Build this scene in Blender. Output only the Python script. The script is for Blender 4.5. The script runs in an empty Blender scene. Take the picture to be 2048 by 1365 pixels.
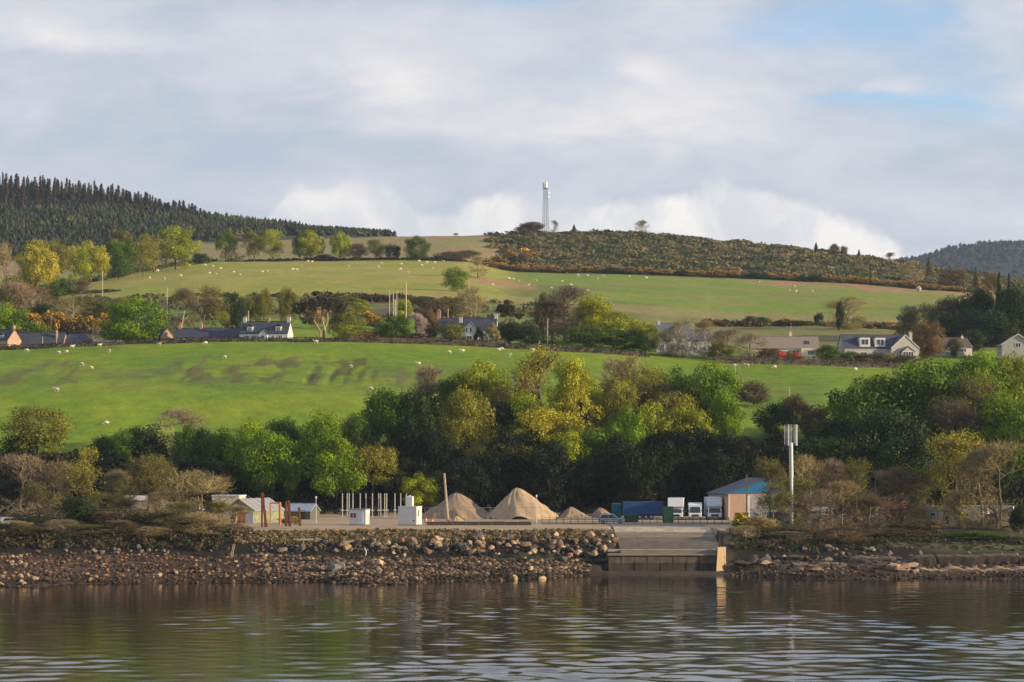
import bpy, bmesh, math, random
import numpy as np
from mathutils import Vector, Matrix

sc = bpy.context.scene
COL = sc.collection
F = 4900.0          # focal length in photo pixels (photo 2048 wide)
CX, HY, CAMZ = 1024.0, 922.0, 18.0
# ---------------------------------------------------------------- camera
cam_d = bpy.data.cameras.new('camera'); cam = bpy.data.objects.new('camera', cam_d); COL.objects.link(cam)
cam.location = (0, 0, CAMZ); cam.rotation_euler = (math.pi/2, 0, 0)
cam_d.sensor_width = 36; cam_d.lens = F/2048*36; cam_d.shift_y = (HY-682.5)/2048
cam_d.clip_start = 1; cam_d.clip_end = 30000
sc.camera = cam
# ---------------------------------------------------------------- sun, exposure
SUN_EL, SUN_AZ = math.radians(14), math.radians(-15)     # azimuth measured from +X
sd = Vector((math.cos(SUN_EL)*math.cos(SUN_AZ), math.cos(SUN_EL)*math.sin(SUN_AZ), math.sin(SUN_EL)))
sun_d = bpy.data.lights.new('sun', 'SUN'); sun = bpy.data.objects.new('sun', sun_d); COL.objects.link(sun)
sun.rotation_euler = sd.to_track_quat('Z', 'Y').to_euler(); sun.location = sd*3000
sun_d.energy = 5.0; sun_d.angle = math.radians(0.55); sun_d.color = (1.0, 0.79, 0.50)
vs = sc.view_settings; sc.display_settings.display_device = 'sRGB'
vs.view_transform = 'Standard'; vs.look = 'None'; vs.exposure = 0.62; vs.gamma = 1.0; vs.use_curve_mapping = False
sc.render.engine = 'CYCLES'
cy = sc.cycles
cy.use_denoising = True; cy.max_bounces = 6; cy.diffuse_bounces = 2; cy.glossy_bounces = 2
cy.transmission_bounces = 2; cy.transparent_max_bounces = 4; cy.volume_bounces = 0
cy.caustics_reflective = False; cy.caustics_refractive = False
cy.pixel_filter_type = 'BLACKMAN_HARRIS'; cy.filter_width = 1.5

# ---------------------------------------------------------------- node helpers
class NT:
    def __init__(s, nt): s.nt = nt; nt.nodes.clear()
    def n(s, t, **kw):
        nd = s.nt.nodes.new(t)
        for k, v in kw.items(): setattr(nd, k, v)
        return nd
    def l(s, a, b): s.nt.links.new(a, b)
    def put(s, sock, v):
        if isinstance(v, bpy.types.NodeSocket): s.l(v, sock)
        elif v is not None: sock.default_value = v
    def m(s, op, a, b=None, c=None, clamp=False):
        nd = s.n('ShaderNodeMath', operation=op); nd.use_clamp = clamp
        s.put(nd.inputs[0], a); s.put(nd.inputs[1], b); s.put(nd.inputs[2], c)
        return nd.outputs[0]
    def mix(s, f, a, b, mode='MIX'):
        nd = s.n('ShaderNodeMix', data_type='RGBA', blend_type=mode)
        s.put(nd.inputs[0], f); s.put(nd.inputs[6], a if isinstance(a, bpy.types.NodeSocket) else (*a, 1)); s.put(nd.inputs[7], b if isinstance(b, bpy.types.NodeSocket) else (*b, 1))
        return nd.outputs[2]
    def noise(s, vec, scale, detail=4, rough=.55, dist=0):
        nd = s.n('ShaderNodeTexNoise'); s.put(nd.inputs['Vector'], vec)
        nd.inputs['Scale'].default_value = scale; nd.inputs['Detail'].default_value = detail
        nd.inputs['Roughness'].default_value = rough; nd.inputs['Distortion'].default_value = dist
        return nd.outputs[0]
    def mapr(s, v, a, b, c=0., d=1., smooth=False):
        nd = s.n('ShaderNodeMapRange'); nd.clamp = True
        if smooth: nd.interpolation_type = 'SMOOTHSTEP'
        s.put(nd.inputs[0], v)
        for i, x in enumerate((a, b, c, d)): s.put(nd.inputs[i+1], x)
        return nd.outputs[0]
    def comb(s, x, y, z):
        nd = s.n('ShaderNodeCombineXYZ'); s.put(nd.inputs[0], x); s.put(nd.inputs[1], y); s.put(nd.inputs[2], z)
        return nd.outputs[0]

# ---------------------------------------------------------------- world
w = bpy.data.worlds.new('World'); sc.world = w; w.use_nodes = True
T = NT(w.node_tree)
out = T.n('ShaderNodeOutputWorld')
sky = T.n('ShaderNodeTexSky', sky_type='NISHITA'); sky.sun_disc = False
sky.sun_elevation = SUN_EL; sky.sun_rotation = math.pi/2 - SUN_AZ
bgs = T.n('ShaderNodeBackground'); T.l(sky.outputs[0], bgs.inputs[0]); bgs.inputs[1].default_value = 0.15; sky.dust_density = .25; sky.ozone_density = 4.0; sky.air_density = 1.0
tc = T.n('ShaderNodeTexCoord'); sp = T.n('ShaderNodeSeparateXYZ'); T.l(tc.outputs['Generated'], sp.inputs[0])
x, y, z = sp.outputs
yy = T.m('MAXIMUM', T.m('ABSOLUTE', y), 0.05)
P = T.comb(x, y, T.m('MULTIPLY', z, 2.6))
n1 = T.noise(P, 10, 7, .6, .25)
n2 = T.noise(P, 26, 5, .6, .4)
n3 = T.noise(P, 4.5, 3, .5, .2)
front = T.mapr(y, .2, .5)
u = T.m('DIVIDE', x, yy); v = T.m('DIVIDE', z, yy)
uw = T.m('ADD', u, T.m('MULTIPLY', T.m('SUBTRACT', n2, .5), .035))
vw = T.m('ADD', v, T.m('MULTIPLY', T.m('SUBTRACT', n1, .5), .035))
def blob(px, py, rx, ry, a):
    du = T.m('DIVIDE', T.m('SUBTRACT', uw, (px-CX)/F), rx/F)
    dv = T.m('DIVIDE', T.m('SUBTRACT', vw, (HY-py)/F), ry/F)
    r2 = T.m('ADD', T.m('MULTIPLY', du, du), T.m('MULTIPLY', dv, dv))
    return T.m('MULTIPLY', T.m('EXPONENT', T.m('MULTIPLY', r2, -1.0)), a)
B = T.m('ADD', T.m('MULTIPLY', n1, .55), T.m('ADD', T.m('MULTIPLY', n2, .25), T.m('MULTIPLY', n3, .2)))
bl = 0
for a in [(95,55,150,60,.14),(720,135,150,70,.17),(200,110,260,20,-.05),(230,260,500,80,-.07),(1270,225,260,55,.13),(1780,190,110,24,.11),(1300,145,70,18,.12),
          (480,300,420,60,-.06),(1000,250,500,26,.05),(700,330,700,50,-.03),(1900,330,260,60,-.02),(1550,20,160,30,-.07),(1960,60,120,60,.06)]:
    b_ = blob(*a); bl = b_ if bl == 0 else T.m('ADD', bl, b_)
B = T.m('ADD', B, T.m('MULTIPLY', bl, front))
cr = T.n('ShaderNodeValToRGB'); T.l(B, cr.inputs[0])
els = cr.color_ramp.elements
els[0].position = .36; els[0].color = (.47, .515, .61, 1)
els[1].position = .72; els[1].color = (.90, .865, .845, 1)
e = els.new(.47); e.color = (.57, .605, .69, 1)
e = els.new(.56); e.color = (.67, .68, .75, 1)
# blue gaps
g = 0
for a in [(1760,60,300,80,.42),(1930,215,240,75,.38),(1050,8,160,26,.40),(1700,215,200,14,.30),(1500,70,150,30,.25),(1200,150,90,30,.2)]:
    b_ = blob(*a); g = b_ if g == 0 else T.m('ADD', g, b_)
g = T.m('MULTIPLY', g, front)
# clouds stack up towards the horizon and open towards the zenith
open_ = T.mapr(z, .16, .75, 0., .42)
gap = T.mapr(T.m('ADD', T.m('ADD', g, T.m('MULTIPLY', T.m('SUBTRACT', .55, B), 1.4)), open_), .06, .85, 0., .9, True)
ccol = T.mix(T.mapr(v, .0, .07, .40, 0.), cr.outputs[0], (.60, .66, .74))
# cumulus along the horizon
fc = T.n('ShaderNodeFloatCurve')
pts = [(400,560),(545,430),(575,392),(620,372),(660,374),(700,364),(750,366),(800,388),(840,425),(880,425),(920,400),(985,382),(1040,382),(1085,398),(1110,410),(1160,402),(1230,402),(1290,398),(1340,388),(1390,372),(1450,362),(1490,368),(1540,385),(1610,405),(1660,425),(1720,445),(1780,480),(1830,515),(1900,600)]
cv = fc.mapping.curves[0]
X0, X1 = -.25, .25; V1 = .15
fc.mapping.use_clip = False
pp = [(((a-CX)/F-X0)/(X1-X0), max((HY-b)/F/V1, 0)) for a, b in pts]
cv.points[0].location = (0, pp[0][1]*.6); cv.points[1].location = (1, pp[-1][1]*.6)
for a, b in pp: cv.points.new(a, b)
fc.mapping.update()
T.l(T.mapr(T.m('ADD', u, T.m('MULTIPLY', T.m('SUBTRACT', n2, .5), .02)), X0, X1), fc.inputs['Value'])
n4 = T.noise(T.comb(x, y, z), 75, 5, .6)
top = T.m('ADD', T.m('MULTIPLY', fc.outputs[0], V1), T.m('MULTIPLY', T.m('SUBTRACT', n4, .5), .012))
d = T.m('SUBTRACT', top, v)
cum = T.m('MULTIPLY', T.mapr(d, -.0016, .0046, 0., 1., True), front)
side = T.mapr(u, -.03, .04, .72, 1.)
cum = T.m('MULTIPLY', cum, T.m('MULTIPLY', side, T.mapr(d, .01, .05, 1., .72)))
shade = T.noise(T.comb(x, y, z), 38, 5, .55, .5)
cumc = T.mix(T.mapr(shade, .38, .58), (.72, .73, .77), (1.0, .955, .91))
ccol = T.mix(cum, ccol, cumc)
bgc = T.n('ShaderNodeBackground'); T.l(ccol, bgc.inputs[0]); bgc.inputs[1].default_value = 0.69
blue = T.n('ShaderNodeBackground')
mx = T.n('ShaderNodeMixShader'); T.l(T.m('MULTIPLY', gap, T.m('SUBTRACT', 1., cum)), mx.inputs[0]); T.l(bgc.outputs[0], mx.inputs[1])
T.nt.nodes.remove(blue)
# clear sky seen in the gaps
T.l(bgs.outputs[0], mx.inputs[2])
T.l(mx.outputs[0], out.inputs[0])

# ---------------------------------------------------------------- materials
MATS = {}
def mat(name, col, rough=.8, var=.15, scale=1.5, bump=0., metal=0., spec=.3):
    if name in MATS: return MATS[name]
    m = bpy.data.materials.new(name); m.use_nodes = True; T = NT(m.node_tree)
    o = T.n('ShaderNodeOutputMaterial'); p = T.n('ShaderNodeBsdfPrincipled'); T.l(p.outputs[0], o.inputs[0])
    tc = T.n('ShaderNodeTexCoord')
    nz = T.noise(tc.outputs['Object'], scale, 5)
    c = T.mix(T.mapr(nz, .3, .7), tuple(max(0, k*(1-var)) for k in col), tuple(min(1, k*(1+var)) for k in col))
    T.l(c, p.inputs['Base Color'])
    p.inputs['Roughness'].default_value = rough; p.inputs['Metallic'].default_value = metal
    p.inputs['Specular IOR Level'].default_value = spec
    if bump:
        b = T.n('ShaderNodeBump'); b.inputs['Strength'].default_value = bump; b.inputs['Distance'].default_value = .1
        T.l(T.noise(tc.outputs['Object'], scale*5, 4), b.inputs['Height']); T.l(b.outputs[0], p.inputs['Normal'])
    MATS[name] = m; return m
def mat_leaf(name, src='obj', trans=.28, rough=.6, spread=.42):
    m = bpy.data.materials.new(name); m.use_nodes = True; T = NT(m.node_tree)
    o = T.n('ShaderNodeOutputMaterial')
    if src == 'obj':
        c = T.n('ShaderNodeObjectInfo').outputs['Color']
    else:
        a = T.n('ShaderNodeAttribute'); a.attribute_name = 'Col'; c = a.outputs['Color']
    t = T.n('ShaderNodeAttribute'); t.attribute_name = 'tint'
    k = T.mapr(t.outputs['Fac'], 0., 1., 1-spread, 1+spread)
    hs = T.n('ShaderNodeHueSaturation'); T.l(c, hs.inputs['Color']); T.l(k, hs.inputs['Value'])
    T.l(T.mapr(t.outputs['Fac'], 0., 1., .515, .487), hs.inputs['Hue'])
    p = T.n('ShaderNodeBsdfPrincipled'); T.l(hs.outputs[0], p.inputs['Base Color'])
    p.inputs['Roughness'].default_value = rough; p.inputs['Specular IOR Level'].default_value = .2
    tr = T.n('ShaderNodeBsdfTranslucent'); T.l(T.mix(1., hs.outputs[0], (1.0, .95, .5), 'MULTIPLY'), tr.inputs[0])
    mx = T.n('ShaderNodeMixShader'); mx.inputs[0].default_value = trans
    T.l(p.outputs[0], mx.inputs[1]); T.l(tr.outputs[0], mx.inputs[2]); T.l(mx.outputs[0], o.inputs[0])
    return m
M_LEAF = mat_leaf('leaf'); M_TWIG = mat_leaf('twig', trans=0, rough=.9, spread=.3)
M_SCRUB = mat_leaf('scrub_leaf', src='attr', trans=.2, spread=.14)
M_BARK = mat('bark', (.13, .10, .075), .95, .3, .8)
M_PALEBARK = mat('pale_bark', (.42, .34, .25), .9, .3, .8)
M_PINEBARK = mat('pine_bark', (.34, .25, .18), .9, .3, .8)

# ---------------------------------------------------------------- object helpers
def tag(o, label=None, cat=None, group=None, kind=None):
    if label: o['label'] = label
    if cat: o['category'] = cat
    if group: o['group'] = group
    if kind: o['kind'] = kind
    return o
def link(name, data, parent=None):
    o = bpy.data.objects.new(name, data); COL.objects.link(o)
    if parent is not None: o.parent = parent
    return o
def empty(name, loc, rz=0, label=None, cat=None, group=None):
    o = link(name, None); o.location = loc; o.rotation_euler = (0, 0, rz); o.empty_display_size = .5
    return tag(o, label, cat, group)
def npmesh(name, V, Fc, m=None, attrs=None, smooth=False):
    """V (n,3), Fc (m,k) constant-size faces"""
    me = bpy.data.meshes.new(name)
    V = np.asarray(V, np.float32); Fc = np.asarray(Fc, np.int32)
    me.vertices.add(len(V)); me.vertices.foreach_set('co', V.ravel())
    k = Fc.shape[1]; me.loops.add(Fc.size); me.loops.foreach_set('vertex_index', Fc.ravel())
    me.polygons.add(len(Fc)); me.polygons.foreach_set('loop_start', np.arange(len(Fc), dtype=np.int32)*k)
    if smooth: me.polygons.foreach_set('use_smooth', np.ones(len(Fc), bool))
    if attrs:
        for an, dom, typ, arr in attrs:
            a = me.attributes.new(an, typ, dom)
            a.data.foreach_set('color' if typ == 'FLOAT_COLOR' else 'value', np.asarray(arr, np.float32).ravel())
    me.update(calc_edges=True)
    if m: me.materials.append(m)
    return me
class MB:
    """collects simple solids into one mesh"""
    def __init__(s): s.v = []; s.f = []
    def add(s, vs, fs):
        o = len(s.v); s.v += [tuple(q) for q in vs]; s.f += [tuple(i+o for i in f) for f in fs]; return s
    def box(s, x0, x1, y0, y1, z0, z1):
        return s.add([(x0,y0,z0),(x1,y0,z0),(x1,y1,z0),(x0,y1,z0),(x0,y0,z1),(x1,y0,z1),(x1,y1,z1),(x0,y1,z1)],
                     [(0,3,2,1),(4,5,6,7),(0,1,5,4),(1,2,6,5),(2,3,7,6),(3,0,4,7)])
    def prism(s, prof, a, b, axis='y'):
        """extrude a 2D profile (list of (p,z)) along an axis"""
        n = len(prof)
        if axis == 'y': vs = [(p, a, q) for p, q in prof]+[(p, b, q) for p, q in prof]
        else: vs = [(a, p, q) for p, q in prof]+[(b, p, q) for p, q in prof]
        return s.add(vs, [tuple(range(n)), tuple(range(2*n-1, n-1, -1))]+[(i, i+n, (i+1) % n+n, (i+1) % n) for i in range(n)])
    def tube(s, p0, p1, r0, r1=None, n=8):
        r1 = r0 if r1 is None else r1
        p0 = Vector(p0); p1 = Vector(p1); d = (p1-p0).normalized()
        a = d.orthogonal().normalized(); b = d.cross(a)
        vs = [p0+(a*math.cos(t)+b*math.sin(t))*r0 for t in [2*math.pi*i/n for i in range(n)]]
        vs += [p1+(a*math.cos(t)+b*math.sin(t))*r1 for t in [2*math.pi*i/n for i in range(n)]]
        return s.add(vs, [tuple(range(n-1, -1, -1)), tuple(range(n, 2*n))]+[(i, (i+1) % n, (i+1) % n+n, i+n) for i in range(n)])
    def build(s, name, m, parent=None, bevel=0, smooth=False):
        me = bpy.data.meshes.new(name); me.from_pydata(s.v, [], s.f)
        bm = bmesh.new(); bm.from_mesh(me)
        if bevel: bmesh.ops.bevel(bm, geom=bm.edges[:], offset=bevel, segments=2, affect='EDGES', profile=.6)
        bmesh.ops.recalc_face_normals(bm, faces=bm.faces); bm.to_mesh(me); bm.free()
        if smooth: me.polygons.foreach_set('use_smooth', [True]*len(me.polygons))
        me.materials.append(m); me.update()
        return link(name, me, parent)
ORD = ['leftmost','second','third','fourth','fifth','sixth','seventh','eighth','ninth','tenth','eleventh','twelfth','thirteenth','fourteenth','fifteenth','sixteenth','seventeenth','eighteenth','nineteenth','twentieth']
ONES = ['','first','second','third','fourth','fifth','sixth','seventh','eighth','ninth']
TENS = {2:'twenty',3:'thirty',4:'forty',5:'fifty',6:'sixty',7:'seventy',8:'eighty',9:'ninety'}
TENTH = {3:'thirtieth',4:'fortieth',5:'fiftieth',6:'sixtieth',7:'seventieth',8:'eightieth',9:'ninetieth'}
def ordn(i):      # zero-based
    if i == 0: return 'leftmost'
    if i >= 99: return 'hundredth from left' if i == 99 else 'hundred and '+(ordn(i-100) if i > 100 else 'first from left')
    if i < 20: return ORD[i]+' from left'
    t, o = divmod(i+1, 10)
    return (TENTH[t] if o == 0 else TENS[t]+'-'+ONES[o])+' from left'
# ---------------------------------------------------------------- value noise
def vnoise(x, y, seed=0):
    x = np.asarray(x, float); y = np.asarray(y, float)
    xi = np.floor(x).astype(np.int64); yi = np.floor(y).astype(np.int64); fx = x-xi; fy = y-yi
    fx = fx*fx*(3-2*fx); fy = fy*fy*(3-2*fy)
    def h(a, b):
        n = (a*374761393+b*668265263+seed*974711) & 0x7fffffff
        n = ((n ^ (n >> 13))*1274126177) & 0x7fffffff
        n = (n ^ (n >> 16)) & 0xffff
        return n/65535.0
    return (h(xi, yi)*(1-fx)+h(xi+1, yi)*fx)*(1-fy)+(h(xi, yi+1)*(1-fx)+h(xi+1, yi+1)*fx)*fy
def fbm(x, y, seed=0, oct=4):
    s = 0; a = .5; t = 0
    for i in range(oct):
        s = s+a*vnoise(x*2**i, y*2**i, seed+i*17); t += a; a *= .5
    return s/t
# ---------------------------------------------------------------- terrain: stations (distance, height) along each bearing
BP = np.arange(-1400, 3401, 10.0)      # bearing axis
def prof(pairs, sm=3):
    a = np.interp(BP, [p[0] for p in pairs], [p[1] for p in pairs])
    if sm:
        k = np.exp(-np.linspace(-2, 2, 2*sm+1)**2); k /= k.sum()
        a = np.convolve(np.pad(a, sm, mode='edge'), k, 'valid')
    return a
def zof(py, Y): return CAMZ+(HY-py)*Y/F
ST = []
def st(Y, pairs, z=False, sm=3):
    y = np.full(len(BP), float(Y)) if np.isscalar(Y) else Y
    p = prof(pairs, sm)
    ST.append((y, p if z else zof(p, y)))
st(250, [(0, -9)], True)
ysh = CAMZ*F/(prof([(-900,1172),(0,1174),(60,1176),(150,1168),(500,1166),(640,1164),(740,1172),(900,1163),(1080,1158),(1150,1152),(1200,1151),(1440,1152),(1500,1153),(1600,1158),(1760,1160),(1850,1157),(2048,1160),(2900,1160)])-HY)
st(ysh-18, [(0, -2.6)], True)
st(ysh, [(0, 0)], True)
st(391, [(-900,1108),(0,1106),(500,1108),(900,1112),(1180,1118),(1450,1124),(1700,1112),(2048,1118),(2900,1112)])
st(402, [(-900,1066),(1200,1064),(1260,1064),(1450,1068),(1500,1078),(1750,1086),(2048,1092),(2900,1078)])
st(414, [(-900,6.6),(1450,6.6),(1550,5.4),(2048,5.0),(2900,5)], True)
st(440, [(0, 6.6)], True)
st(505, [(0, 6.6)], True)
st(560, [(0,905),(250,900),(500,905),(750,885),(1000,880),(1300,885),(1500,872),(1700,880),(2048,870)])
st(605, [(0,795),(500,795),(750,798),(1000,800),(1300,810),(1500,812),(1700,815),(2048,820)])
st(650, [(0,738),(500,732),(750,734),(1000,744),(1300,760),(1500,770),(2048,782)])
st(690, [(0,700),(250,690),(500,683),(700,685),(1000,697),(1200,708),(1450,727),(1700,737),(2048,747)])
st(722, [(0,706),(250,694),(500,690),(700,688),(820,684),(900,681),(1000,682),(1200,695),(1450,713),(1700,711),(2048,722)])
st(800, [(0,676),(250,662),(500,655),(750,660),(1000,665),(1250,672),(1450,685),(1700,684),(2048,694)])
st(950, [(0,606),(250,592),(500,590),(750,594),(1000,600),(1250,625),(1450,640),(1700,645),(2048,660)], sm=8)
st(1300, [(-900,600),(0,556),(150,550),(250,535),(350,526),(500,521),(700,520),(930,522),(1020,545),(1200,548),(1450,557),(1700,568),(1900,582),(2048,595),(2900,640)], sm=5)
st(1500, [(-900,480),(0,490),(400,490),(600,481),(780,474),(900,472),(1000,470),(1060,466),(1200,463),(1300,467),(1500,486),(1650,505),(1750,518),(1850,535),(2048,565),(2900,640)])
st(1800, [(-900,330),(0,412),(100,412),(250,416),(330,424),(400,440),(500,452),(600,462),(700,470),(780,476),(900,500),(1100,520),(1800,620),(2900,720)])
st(2300, [(-900,200),(0,150),(800,110),(2900,70)], True)
st(9000, [(0, 60)], True)
SY = np.array([s[0] for s in ST]).T; SZ = np.array([s[1] for s in ST]).T     # (bearing, station)
def bearing(X, Y): return CX+F*X/max(Y, 60.)
def dents(X, Y):
    """hollows and terracettes in the lower pasture, ruts elsewhere"""
    d = 0
    for px, py, w, h, dep in [(370,745,14,16,.8),(447,745,22,24,1.2),(553,757,34,22,1.0),(622,757,11,26,1.5),(664,757,10,30,1.6),(692,760,6,18,1.2),(718,752,12,24,1.2),(745,752,12,24,1.0),(120,745,50,14,.5),(210,748,40,14,.5)]:
        Y0 = 640.; X0 = (px-CX)/F*Y0; w_ = w/F*Y0*.6
        d = d-dep*np.exp(-((X-X0)/w_)**2-((Y-Y0-(750-py)*.5)/11.)**2)
    return d*.3*(.4+1.2*fbm(X/2.2, Y/5, 91, 3))
def relief(X, Y):
    a = np.clip((Y-560)/80, 0, 1)
    r = a*((fbm(X/55, Y/55, 3, 3)-.5)*2.2+(fbm(X/12, Y/12, 5, 3)-.5)*.55)*np.clip(1-np.abs(Y-706)/22, 0, 1)*.0
    r = r+a*(1-np.clip(1-np.abs(Y-708)/28, 0, 1))*((fbm(X/55, Y/55, 3, 3)-.5)*1.6+(fbm(X/12, Y/12, 5, 3)-.5)*.7)
    b = np.clip(1-np.abs(Y-385)/26, 0, 1)
    r = r+b*((fbm(X/6, Y/3, 7, 4)-.5)*1.1)
    r = r+np.clip(1-np.abs(Y-535)/25, 0, 1)*(fbm(X/9, Y/9, 9, 3)-.5)*2
    return r+dents(X, Y)
RX0, RX1 = (1240-CX)/F*392, (1446-CX)/F*392
def ramp_z(Y): return np.interp(Y, [388, 392, 419, 440], [3.75, 3.75, 6.63, 6.63])
def cut(X, Y, Z):
    inside = (X > RX0-.4) & (X < RX1+.4) & (Y > 388.2) & (Y < 421)
    Z = np.where(inside, np.minimum(Z, ramp_z(Y)-.5), Z)
    infront = (X > RX0-3) & (X < RX1+2) & (Y > 360) & (Y <= 389)
    return np.where(infront, np.minimum(Z, .55), Z)
def gz(X, Y):
    """ground height at a point"""
    b = (bearing(X, Y)-BP[0])/10; i = int(min(max(b, 0), len(BP)-2)); f = b-i
    ys = SY[i]*(1-f)+SY[i+1]*f; zs = SZ[i]*(1-f)+SZ[i+1]*f
    z = float(np.interp(Y, ys, zs))+float(relief(np.array(X), np.array(Y)))
    return float(cut(X, Y, z))
def at(px, Y):
    X = (px-CX)/F*Y
    return X, Y, gz(X, Y)
def find(px, py, y0, y1):
    """point of the ground seen at a photo position between two distances"""
    best = None
    for Y in np.linspace(y1, y0, 160):
        X, _, z = at(px, Y)
        q = HY-F*(z-CAMZ)/Y
        if best is None or abs(q-py) < best[0]: best = (abs(q-py), X, Y, z)
    return best[1:]
def ss(x, a, b):
    t = np.clip((x-a)/(b-a), 0, 1); return t*t*(3-2*t)
def lerp(a, b, t): return a*(1-t[..., None])+np.array(b)*t[..., None]
# grid
bx = np.concatenate([np.arange(-1400, -60, 60), np.arange(-60, 2110, 5.), np.arange(2110, 3401, 60)])
by = np.concatenate([[250, 300], np.arange(330, 424, .8), np.arange(424, 505, 4.), np.arange(505, 560, 2.5), np.arange(560, 690, 2.), np.arange(690, 950, 3.5), np.arange(950, 1300, 7), np.arange(1300, 1520, 5), np.arange(1520, 1850, 12), np.arange(1850, 2350, 50), [2500, 3500, 5000, 9000]])
ix = (bx-BP[0])/10; i0 = np.clip(ix.astype(int), 0, len(BP)-2); fr = (ix-i0)[:, None]
gy = SY[i0]*(1-fr)+SY[i0+1]*fr; gzz = SZ[i0]*(1-fr)+SZ[i0+1]*fr
ZZ = np.array([np.interp(by, gy[k], gzz[k]) for k in range(len(bx))])
XX = (bx[:, None]-CX)/F*by[None, :]; YY = np.broadcast_to(by[None, :], XX.shape)
PX = np.broadcast_to(bx[:, None], XX.shape)
ZZ = ZZ+relief(XX, YY); ZZ = cut(XX, YY, ZZ)
# colour of what grows or lies there
nA = fbm(XX/30, YY/30, 21, 4); nB = fbm(XX/7, YY/7, 31, 3); nC = fbm(XX/90, YY/60, 41, 3)
C = np.zeros(XX.shape+(3,))+np.array((.058, .036, .026))                     # shore
C = lerp(C, (.13, .08, .055), ss(nB, .45, .65)*.8)
C = lerp(C, (.035, .027, .018), ss(np.abs(ZZ-.4), .7, .2)*.6)
C = lerp(C, (.022, .018, .013), ss(YY, 387.5, 389.5))  # ground among the armour stones: shade of the gaps put into its colour
strip = ss(YY, 397, 401)
dry = lerp(np.zeros(XX.shape+(3,))+np.array((.21, .155, .085)), (.11, .095, .045), ss(nB, .4, .62))
scrubc = lerp(np.zeros(XX.shape+(3,))+np.array((.06, .055, .03)), (.10, .08, .045), ss(nB, .4, .7))
mid = (ss(PX, 455, 490)*ss(PX, 1490, 1450))
C = C*(1-strip[..., None])+strip[..., None]*(scrubc*(1-mid[..., None])+dry*mid[..., None])
gr = np.clip(ss(PX, 1800, 1900)*ss(YY, 393, 398)*ss(YY, 412, 404), 0, 1)
C = lerp(C, (.11, .12, .04), gr*.55)
yard = ss(YY, 403.5, 405)*ss(YY, 512, 503)*mid
C = lerp(C, (.40, .30, .20), yard*.97)
C = lerp(C, (.31, .225, .15), yard*ss(nB, .5, .7)*.8)
C = lerp(C, (.045, .042, .022), ss(YY, 503, 512))
C = lerp(C, (.07, .055, .04), ss(YY, 411, 408)*ss(PX, 1205, 1225)*ss(PX, 1480, 1455))
# lower pasture
f1 = ss(YY, 556, 562)
gA = lerp(np.zeros(XX.shape+(3,))+np.array((.135, .215, .016)), (.18, .25, .018), ss(nA, .35, .65))
gA = lerp(gA, (.075, .14, .022), ss(YY, 606, 618)*ss(YY, 662, 640)*.45*ss(nB, .3, .7))  # steeper bank darkened, its shade painted into the grass colour
gA = lerp(gA, (.085, .085, .03), ss(-dents(XX, YY), .12, .5)*.8)
gA = lerp(gA, (.19, .19, .05), ss(fbm(XX/14, YY/2.2, 93, 3), .5, .72)*ss(YY, 612, 622)*ss(YY, 672, 650)*.5)
gA = lerp(gA, (.22, .285, .02), ss(YY, 606, 600)*ss(nB, .3, .6)*.6)  # flatter foot lightened, grazing sun painted into the grass colour
rut = ss(fbm(XX/3.2, YY/14, 95, 3), .5, .66)*ss(YY, 618, 628)*ss(YY, 672, 660)*np.maximum(ss(PX, 320, 380)*ss(PX, 830, 760), ss(PX, 280, 220)*.6)
gA = lerp(gA, (.075, .075, .025), rut*.75)
gA = lerp(gA, (.17, .125, .06), ss(fbm(XX/2.4, YY/9, 97, 3), .58, .7)*(rut > .05)*.7)
gA = lerp(gA, (.12, .13, .05), ss(nB, .62, .75)*ss(YY, 618, 630)*ss(YY, 668, 655)*.6)
C = C*(1-f1[..., None])+gA*f1[..., None]
# village strip and behind
f2 = ss(YY, 748, 790)
vA = lerp(np.zeros(XX.shape+(3,))+np.array((.14, .185, .04)), (.12, .085, .05), ss(nA, .42, .6))
vA = lerp(vA, (.20, .18, .06), ss(PX, 1250, 1300)*.8)
f2 = f2*np.where((PX > 430) & (PX < 860), ss(YY, 830, 860), 1)
C = C*(1-f2[..., None])+vA*f2[..., None]
# upper pastures
f3 = ss(YY, 925, 960)
uL = lerp(np.zeros(XX.shape+(3,))+np.array((.25, .265, .04)), (.31, .28, .065), ss(nA, .4, .62))
uR = lerp(np.zeros(XX.shape+(3,))+np.array((.155, .235, .028)), (.21, .215, .045), ss(nB*.5+nA*.5, .42, .6))
uR = lerp(uR, (.10, .12, .04), ss(nC, .55, .7)*ss(YY, 1200, 1100)*.6)
uR = lerp(uR, (.24, .215, .075), ss(YY, 1010, 985))
rr = ss(PX, 960, 1060)
up = uL*(1-rr[..., None])+uR*rr[..., None]
brk = ss(PX, 1470, 1560)*ss(YY, 1225-(PX-1500)*.05, 1250)*ss(nB, .3, .55)
brk = np.maximum(brk, ss(PX, 935, 965)*ss(PX, 1085, 1060)*ss(YY, 1060, 1080)*ss(YY, 1180, 1150)*ss(nB, .25, .5))
brk = np.maximum(brk, ss(PX, 650, 720)*ss(PX, 960, 900)*ss(YY, 990, 965)*.6*ss(nB, .3, .5))
up = lerp(up, (.34, .185, .105), brk*.9)
wL = ss(PX, 170, 90)*ss(YY, 1150, 1050)
up = lerp(up, (.12, .10, .05), wL)
C = C*(1-f3[..., None])+up*f3[..., None]
f4 = ss(YY, 1296, 1306)
tp = lerp(np.zeros(XX.shape+(3,))+np.array((.25, .225, .085)), (.28, .20, .10), ss(nA, .4, .65))
sR = lerp(np.zeros(XX.shape+(3,))+np.array((.085, .075, .035)), (.15, .11, .055), ss(nA, .4, .6))
r4 = ss(PX, 985, 1030)
tp = tp*(1-r4[..., None])+sR*r4[..., None]
tp = lerp(tp, (.05, .055, .035), ss(PX, 380, 330)*ss(YY, 1380, 1420))
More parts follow.
